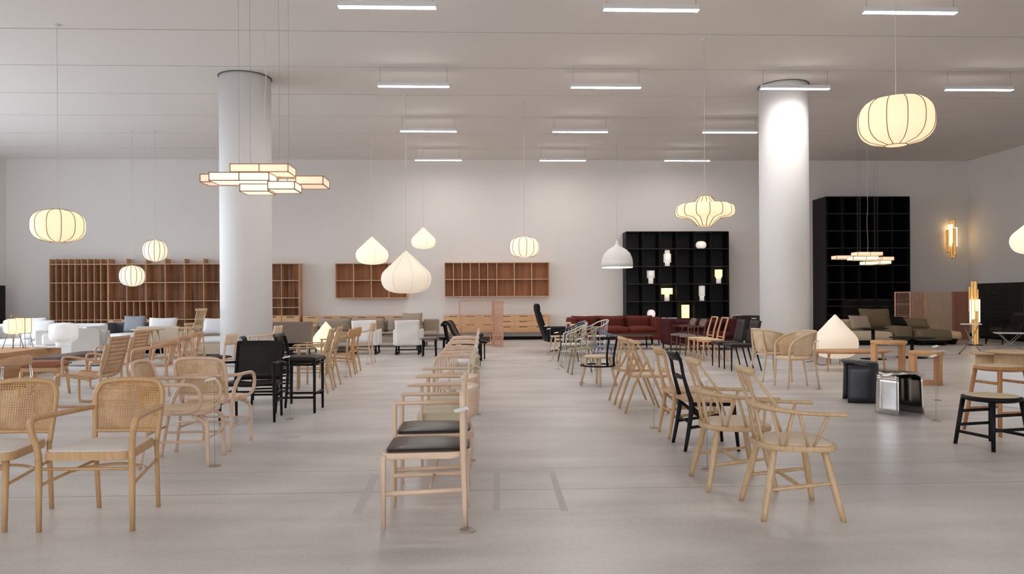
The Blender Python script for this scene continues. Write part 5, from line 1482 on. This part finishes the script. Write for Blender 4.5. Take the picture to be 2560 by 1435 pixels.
# folded steel stools: one sheet of metal, curved front wall, wing-like top
def steel_stool(label, loc, rz, mat, H=.45, w=.42):
    t = thing('folded_steel_stool', label, 'stool', loc, rz)
    n = 22
    # U-shaped wall, open to one side
    def wall(u, v):
        a = R(-8 + 196 * u); fl = 1 + .05 * (1 - v)
        y = -.02 - .17 * max(0, sin(a)) * 1.0
        return (.19 * cos(a) * fl, y + (.14 if u < 0 or u > 1 else 0), H * .965 * v)
    def wall2(u, v):
        # straight back flanges joined by a rounded front
        s = -1 + 2 * u; fl = 1 + .07 * (1 - v)
        if abs(s) > .55:
            k = (abs(s) - .55) / .45; y = -.05 + k * .22; x = .19 * (1 if s > 0 else -1)
        else:
            a = s / .55 * pi / 2; x = .19 * sin(a); y = -.05 - .15 * cos(a)
        return (x * fl, y * fl, (H - .03) * v)
    MB().sheet(wall2, 28, 6, .007).build('body', mat, t)
    seat = [(.225 * cos(2 * pi * i / 48), .205 * sin(2 * pi * i / 48)) for i in range(48)]
    o = MB()
    ob = o.b
    rings = []
    seat = [(.192 * cos(a), (.20 if sin(a) < 0 else .235) * sin(a)) for a in [2 * pi * i / 48 for i in range(48)]]
    for f, dz in ((1.0, -.045), (1.002, -.03), (.99, -.014), (.955, -.003), (.9, .0), (.75, -.004), (.5, -.010), (.2, -.013)):
        # closed side rolls down into the wall, open side flares out as a wing
        rings.append([ob.verts.new((x * f * (1 + .12 * max(0, y / .235)), y * f, H + (dz if y < 0 else dz * (1 - .75 * y / .235)) + .02 * max(0, y / .235) * f)) for x, y in seat])
    lo2 = [ob.verts.new((x * .9, y * .94, H - .03 + .02 * max(0, y / .235))) for x, y in seat]; rings.insert(0, lo2)
    for a_, b_ in zip(rings, rings[1:]):
        for j in range(48):
            f_ = ob.faces.new((a_[j], a_[(j + 1) % 48], b_[(j + 1) % 48], b_[j])); f_.smooth = True
    ob.faces.new(rings[-1]); ob.faces.new(rings[0][::-1])
    o.build('seat', mat, t)
    return t
q = F(2243, 1032); steel_stool('shiny polished steel stool bent from one sheet', (q.x, q.y, 0), -158, m_polished, .46)
q = F(2152, 1003); steel_stool('dark patinated steel stool bent from one sheet', (q.x, q.y, 0), 72, m_darksteel, .50)
# round stools at right edge
q = F(2480, 1116); o = mk_bar_stool('low black round stool with a cream pad, nearest at the right edge', .45, .215); o.location = q; o.rotation_euler = (0, 0, R(12))
q = F(2500, 1080); o = mk_bar_stool('taller brown round stool with a cream pad, behind the black one', .645, .20, m_brownoak); o.location = q; o.rotation_euler = (0, 0, R(10))
# drum tables and white plinth
q = F(2427, 1007); t = MB().box(0, 1.0, -1.6, 0, 0, .41, .008).build('white_plinth', m_tabw); t.location = (q.x, q.y, 0); t.rotation_euler = (0, 0, R(27)); tag(t, 'white display box behind the brown round stool', 'plinth')
def drum(label, loc, r, h, mat):
    t = thing('drum_table', label, 'side table', loc)
    MB().lathe([(0, h - .03), (r - .03, h - .03), (r, h - .012), (r, h - .004), (r - .01, h), (0, h)], 48).build('tabletop', mat, t)
    MB().lathe([(r * .72, 0), (r * .72, h - .03)], 40).build('drum', mat, t)
    return t
q = F(2475, 960); drum('lower pale wooden drum table at the right edge', (W(2478, 890, 11.5).x, 11.5, 0), .30, .42, m_ash)
drum('higher pale wooden drum table cut off by the right edge', (W(2547, 885, 10.45).x, 10.45, 0), .42, .52, m_ash)
# steel trestle tables
def trestle(label, loc, rz, w, d, h, top=m_tabw):
    t = thing('folding_tray_table', label, 'table', loc, rz)
    MB().prism(rrect(-w / 2, w / 2, -d / 2, d / 2, .05), h - .018, h, .004).build('tabletop', top, t)
    for x in (-w * .3, w * .3):
        MB().tube([(x - .05, -d * .55, .012), (x, 0, h * .45), (x + .04, d * .35, h - .02)], .009, 8).build('leg', m_steel, t)
        MB().tube([(x + .05, d * .55, .012), (x, 0, h * .45), (x - .04, -d * .35, h - .02)], .009, 8).build('leg', m_steel, t)
        for y in (-.55, .55): MB().lathe([(.014, 0), (.014, .02)], 10, (x + (.05 if y > 0 else -.05), y * d)).build('foot', m_black, t)
    MB().tube([(-w * .3, 0, h * .45), (w * .3, 0, h * .45)], .007, 8).build('crossbar', m_steel, t)
    return t
trestle('tall folding tray table with a small pale top and thin steel legs', F(2428, 886), 55, .42, .42, .70)
trestle('low folding tray table with a long pale top, before the black armchairs', F(2524, 880), 62, .55, .62, .46)
def black_lounge(label, loc, rz):
    t = thing('black_easy_chair', label, 'armchair', loc, rz)
    pad(MB(), seat_poly(-.3, .3, .27, .28, .05, .06), .33, .42, .02).build('seat', m_blackleather, t)
    MB().sheet(lambda u, v: (-.27 - .22 * v, -.27 + .54 * u, .40 + .45 * v), 6, 5, .05).build('backrest', m_blackleather, t)
    for s in both():
        MB().tube([(.3, s * .33, 0), (.3, s * .33, .60)], .017, 8).build('leg', m_black, t)
        MB().tube([(-.38, s * .3, 0), (-.28, s * .3, .40), (-.42, s * .29, .72)], .017, 8, 3).build('leg', m_black, t)
        MB().tube([(.36, s * .335, .60), (-.38, s * .31, .60)], [(.028, .012)] * 2, 8, up=(0, 0, 1)).build('arm', m_black, t)
        MB().tube([(.3, s * .32, .3), (-.3, s * .3, .33)], .013, 8).build('side_rail', m_black, t)
    return t
black_lounge('black armchair facing left before the drawer chest, nearer of the pair', (W(2512, 860, 19.7).x, 19.7, 0), 180)
black_lounge('black armchair facing left before the drawer chest, farther of the pair', (W(2512, 850, 20.9).x, 20.9, 0), 180)
# ------------------------------------------------------------------ chairs in their rows
def V(x, y): return (x, y, 0)
# front left
o = mk_cane(True, 'cane-backed armchair with a white seat, nearest at the left'); c = FC((104, 1328), (330, 1327), (241, 1272), (389, 1271)); o.location = c; o.rotation_euler = (0, 0, R(-91))
o = mk_cane(False, 'cane-backed chair without arms, cut off by the left edge'); o.location = (c.x - .66, c.y + .0, 0); o.rotation_euler = (0, 0, R(-91))
p = FC((531, 1155), (575, 1127), (437, 1129)); rat = Row(mk_rattan)
rat((-2.42, 6.15, 0), 4, 'pale rattan armchair facing right, nearer of the rattan pair')
rat((-2.41, 6.82, 0), 86, 'pale rattan armchair seen from behind, farther of the rattan pair')
# slatted lounge chairs facing left
sl = Row(mk_slat)
sl(F(232, 1012), 178, 'slatted bent plywood armchair, left of the slatted pair')
sl(F(300, 968), 178, 'slatted bent plywood armchair, right of the slatted pair')
# bentwood armchairs behind
bb = Row(mk_bentback)
bb(F(395, 985), 176, 'bentwood armchair with a broad back slat, nearest of the three', 'bentwood armchairs')
bb(F(433, 957), 176, 'bentwood armchair with a broad back slat, middle of the three', 'bentwood armchairs')
bb(F(468, 937), 176, 'bentwood armchair with a broad back slat, farthest of the three', 'bentwood armchairs')
# chair with steel legs at the left edge
def mk_steelleg(label):
    t = thing('steel_leg_armchair', label, 'chair')
    pad(MB(), seat_poly(-.2, .24, .2, .23, .06, .06), .40, .44, .015).build('seat', m_brownl, t)
    rail = [(.2, -.28, .60), (.0, -.28, .64), (-.18, -.24, .68), (-.26, -.12, .70), (-.28, 0, .70), (-.26, .12, .70), (-.18, .24, .68), (0, .28, .64), (.2, .28, .60)]
    MB().tube(rail, [(.022, .012), (.02, .014), (.014, .03), (.012, .05), (.012, .055), (.012, .05), (.014, .03), (.02, .014), (.022, .012)], 10, 4, up=(0, 0, 1)).build('back_rail', m_ply, t)
    for s in both():
        for x, xt, zt in ((.2, .15, .61), (-.24, -.17, .66)):
            MB().tube([(x, s * .25, 0), (xt, s * .25, zt)], .012, 8).build('leg', m_chrome, t)
    return t
m_chrome = M_plain('chrome_tube', (220, 222, 226), .12, 1.0)
o = mk_steelleg('armchair with a wooden back rail on chromed legs, at the left edge'); o.location = (-5.05, 7.95, 0); o.rotation_euler = (0, 0, R(172))
# spindle chairs
sb = Row(mk_spindleback)
sb(F(450, 898), 172, 'pale spindle-back chair at the round-top table')
o = mk_spindleback('high pale spindle-back bar chair before the long pale sofa', .78, 'spindle_back_bar_chair'); o.location = F(476, 915); o.rotation_euler = (0, 0, R(172))
# small chair by the pillar
o = mk_plate('pale chair with a small block back and dark seat, in front of the left pillar', m_maple, m_charcoal, False, .80); o.location = F(541, 963); o.rotation_euler = (0, 0, R(176))
# black leather group
la = mk_leatherarm('black leather armchair seen from the front, left of the black stool'); la.location = (-2.53, 8.30, 0); la.rotation_euler = (0, 0, R(-88))
o = dup(la, (-2.72, 9.75, 0), 15, 'black leather armchair behind the front-facing one')
o = mk_counter('tall black stool with a leather seat and low back'); o.location = (-2.16, 8.93, 0); o.rotation_euler = (0, 0, R(0))
# pale armchairs facing left, left aisle row
pd = Row(mk_paddle)
pd((-2.47, 10.72, 0), 180, 'slender pale armchair with a spindle back, nearest of the pair after the black stool')
pd((-2.50, 11.45, 0), 180, 'slender pale armchair with a spindle back, second of the pair after the black stool')
pt = Row(lambda l: mk_plate(l, m_oakd, m_charcoal, True, .82))
pt((-2.50, 12.93, 0), 180, 'brown oak armchair with a block back, nearer of the two in the left row')
pt((-2.52, 13.66, 0), 180, 'brown oak armchair with a block back, farther of the two in the left row')
o = mk_plate('pale armchair with a block back at the far end of the left row', m_beech, m_greyfab, True, .84); o.location = (-2.52, 15.5, 0); o.rotation_euler = (0, 0, R(180))
o = dup(o, (-2.9, 16.3, 0), 180, 'pale armchair with a block back, beyond the black stool near the grey sofa'); o.location = (-4.1, 14.2, 0)
# middle row
s1 = mk_side('maple chair with a dark leather seat, nearest in the middle row', False); s1.location = (-.335, 4.47, 0); s1.rotation_euler = (0, 0, R(180))
s2 = mk_side('maple armchair with a dark leather seat, second in the middle row', True); s2.location = (-.34, 5.06, 0); s2.rotation_euler = (0, 0, R(180))
def squeezed(mk, sx):
    def f(label):
        t = mk(label); t.scale = (sx, 1, 1); return t
    return f
ol = Row(squeezed(mk_olive, .70))
ol((-.33, 6.10, 0), 180, 'olive leather armchair with pointed arms, third in the middle row')
ol((-.33, 6.83, 0), 180, 'olive leather armchair with pointed arms, fourth in the middle row')
lp = Row(squeezed(mk_loop, .75))
for i, y in enumerate((8.8, 9.95, 11.35, 12.7)):
    lp((-.355, y, 0), 180, 'pale loop-armed lounge chair, %s of the four in the middle row' % ('nearest', 'second', 'third', 'farthest')[i], 'loop-armed lounge chairs')
# right aisle row
wd = Row(mk_windsor)
wd(FC((1901, 1301), (1850, 1252), (2015, 1248), (2094, 1305)), -3, 'comb-back armchair with a cream seat, nearest at the right of the aisle')
wd(FC((1775, 1189), (1816, 1225), (1983, 1227)) + Vector((-.08, .06, 0)), -1, 'comb-back armchair with a cream seat, behind the nearest one')
def at_row(y, x=1.95): return (x, y, 0)
lb = mk_ladder('black dining chair with a pale oak seat, between the pale chairs', m_blackframe, m_oak); lb.location = FC((1684, 1107), (1706, 1128)) + Vector((.21, 0, 0)); lb.rotation_euler = (0, 0, R(0))
lb = mk_ladder('sculpted pale oak dining chair, just beyond the black one', m_oak, m_oak); lb.location = FC((1646.5, 1078), (1667, 1097)) + Vector((.21, 0, 0))
af = Row(mk_aframe)
af(FC((1563.5, 1034), (1550, 1023)) + Vector((.245, .03, 0)), 0, 'oak armchair with crossing splayed legs, nearer of the pair')
af(FC((1535.6, 1012), (1525, 1003)) + Vector((.245, .03, 0)), 0, 'oak armchair with crossing splayed legs, farther of the pair')
o = mk_ring('round-seated pale chair with a black ring and black back'); o.location = FC((1456.6, 966), (1472.7, 975), (1531, 958), (1520, 952)) + Vector((.0, 0, 0)); o.rotation_euler = (0, 0, R(132))
mt_ = mk_metal('olive green metal spindle armchair, nearest of the metal chairs', m_greenm); mt_.location = F(1455, 933); mt_.rotation_euler = (0, 0, R(185))
def recol(root, m1):
    for o in list(COL.objects):
        if o.parent == root:
            me = o.data.copy(); me.materials.clear(); me.materials.append(m1); o.data = me
o = mk_metal('cream metal spindle armchair behind the green one', m_creamm); o.location = F(1432, 916); o.rotation_euler = (0, 0, R(180))
o = mk_metal('dark navy metal spindle armchair behind the cream one', m_navy); o.location = F(1425, 905); o.rotation_euler = (0, 0, R(185))
o = mk_metal('dusty blue metal spindle armchair, arms sloping up to the right', m_blue); o.location = F(1434, 890); o.rotation_euler = (0, 0, R(180))
o = mk_metal('dusty blue metal spindle armchair facing right, beside the black-backed chair', m_blue); o.location = F(1512, 925); o.rotation_euler = (0, 0, R(5))
o = mk_metal('white metal spindle armchair before the rust-red sofa', m_tabw); o.location = F(1492, 886); o.rotation_euler = (0, 0, R(200))
pg = Row(mk_peg)
pg(F(1412, 898), 190, 'small pale chair with a bar back, nearer of the two beside the black lounge chair')
pg(F(1400, 886), 190, 'small pale chair with a bar back, farther of the two beside the black lounge chair')
pg(F(1440, 884), 200, 'small pale chair with a bar back and thick top, behind the metal chairs')
# second aisle row
br = Row(mk_barrel)
br(FC((1936.7, 963), (1975.7, 974), (2012, 963), (2037, 973)), 180, 'barrel-shaped cane armchair facing left, nearer of the cane pair')
br(FC((1901.8, 953), (1927, 960), (1996.6, 961), (1956, 949)) + Vector((-.02, .25, 0)), 10, 'barrel-shaped cane armchair, farther of the cane pair')
up_ = Row(mk_uphol)
up_((4.68, 13.35, 0), 180, 'dark upholstered dining chair on black legs, nearer of the pair')
up_((4.68, 14.05, 0), 180, 'dark upholstered dining chair on black legs, farther of the pair')
op = Row(mk_open)
op((4.80, 15.45, 0), 180, 'honey-coloured chair with an open frame back, nearer of the pair')
op((4.80, 16.15, 0), 180, 'honey-coloured chair with an open frame back, farther of the pair')
wn_ = Row(mk_walnut)
wn_((4.85, 16.95, 0), 180, 'walnut armchair with a grey tweed seat, nearer of the pair')
wn_((4.85, 17.75, 0), 180, 'walnut armchair with a grey tweed seat, farther of the pair')

# ------------------------------------------------------------------ price-card stands
def mk_stand(label):
    t = thing('price_card_stand', label, 'price stand')
    MB().lathe([(.046, 0), (.046, .006), (.042, .008), (0, .008)], 28).build('base', m_bronze, t)
    MB().tube([(0, 0, .008), (0, 0, .69)], .0018, 6).build('rod', m_wire, t)
    t2 = MB().box(-.04, .04, -.018, .018, -.0012, .0012)
    c = t2.build('card', m_card, t); c.location = (-.03, -.005, .685); c.rotation_euler = (R(18), R(-12), R(12))
    return t
st = Row(mk_stand)
ST = [(1168, 1327, 'beside the nearest chair of the middle row'), (537, 1165, 'in front of the rattan armchair facing right'), (724, 1048, 'in front of the tall black stool'),
      (1635, 1070, 'beside the sculpted pale oak dining chair'), (1768, 1175, 'between the black chair and the comb-back armchairs'), (2340, 1052, 'right of the polished steel stool'),
      (2344, 1001, 'between the steel stools and the brown round stool'), (1193, 1036, 'beside the olive leather armchairs'), (1175, 1151, 'beside the second chair of the middle row'),
      (1453, 957, 'left of the round-seated chair'), (1395, 923, 'beside the small pale chairs'), (2046, 973, 'right of the nearer barrel cane armchair'),
      (1368, 887, 'under the black high-back lounge chair, nearer wall'), (1376, 903, 'in the aisle before the high-back lounge chair'), (865, 943, 'beside the nearer brown oak armchair'), (920, 910, 'beside the far pale block-back armchair')]
for px, py, l in ST:
    st(F(px, py), 0 if px != 1635 else 180, 'thin wire price stand ' + l)
def label_stand(px, py, Y, l):
    q = W(px, py, Y); t = thing('sign_card_stand', 'white card on a thin stand ' + l, 'price stand', (q.x, Y, 0))
    MB().lathe([(.06, 0), (.06, .008), (0, .008)], 20).build('base', m_bronze, t)
    MB().tube([(0, 0, .008), (0, 0, q.z)], .002, 6).build('rod', m_wire, t)
    MB().box(-.055, .055, -.03, .03, q.z, q.z + .02).build('card', m_card, t)
for px, py, Y, l in ((1403, 800, 20.2, 'above the metal chairs, by the wall'), (1412, 808, 20.6, 'left of the rust-red sofa'), (1660, 796, 19.7, 'first of three beside the rust-red sofa'), (1674, 796, 19.7, 'middle of three beside the rust-red sofa'),
                     (1687, 796, 19.7, 'last of three beside the rust-red sofa'), (1838, 789, 19.3, 'left of two behind the dark dining chairs'), (1849, 789, 19.4, 'right of two behind the dark dining chairs'), (1885, 797, 19.3, 'above the leather club chair')):
    label_stand(px, py, Y, l)
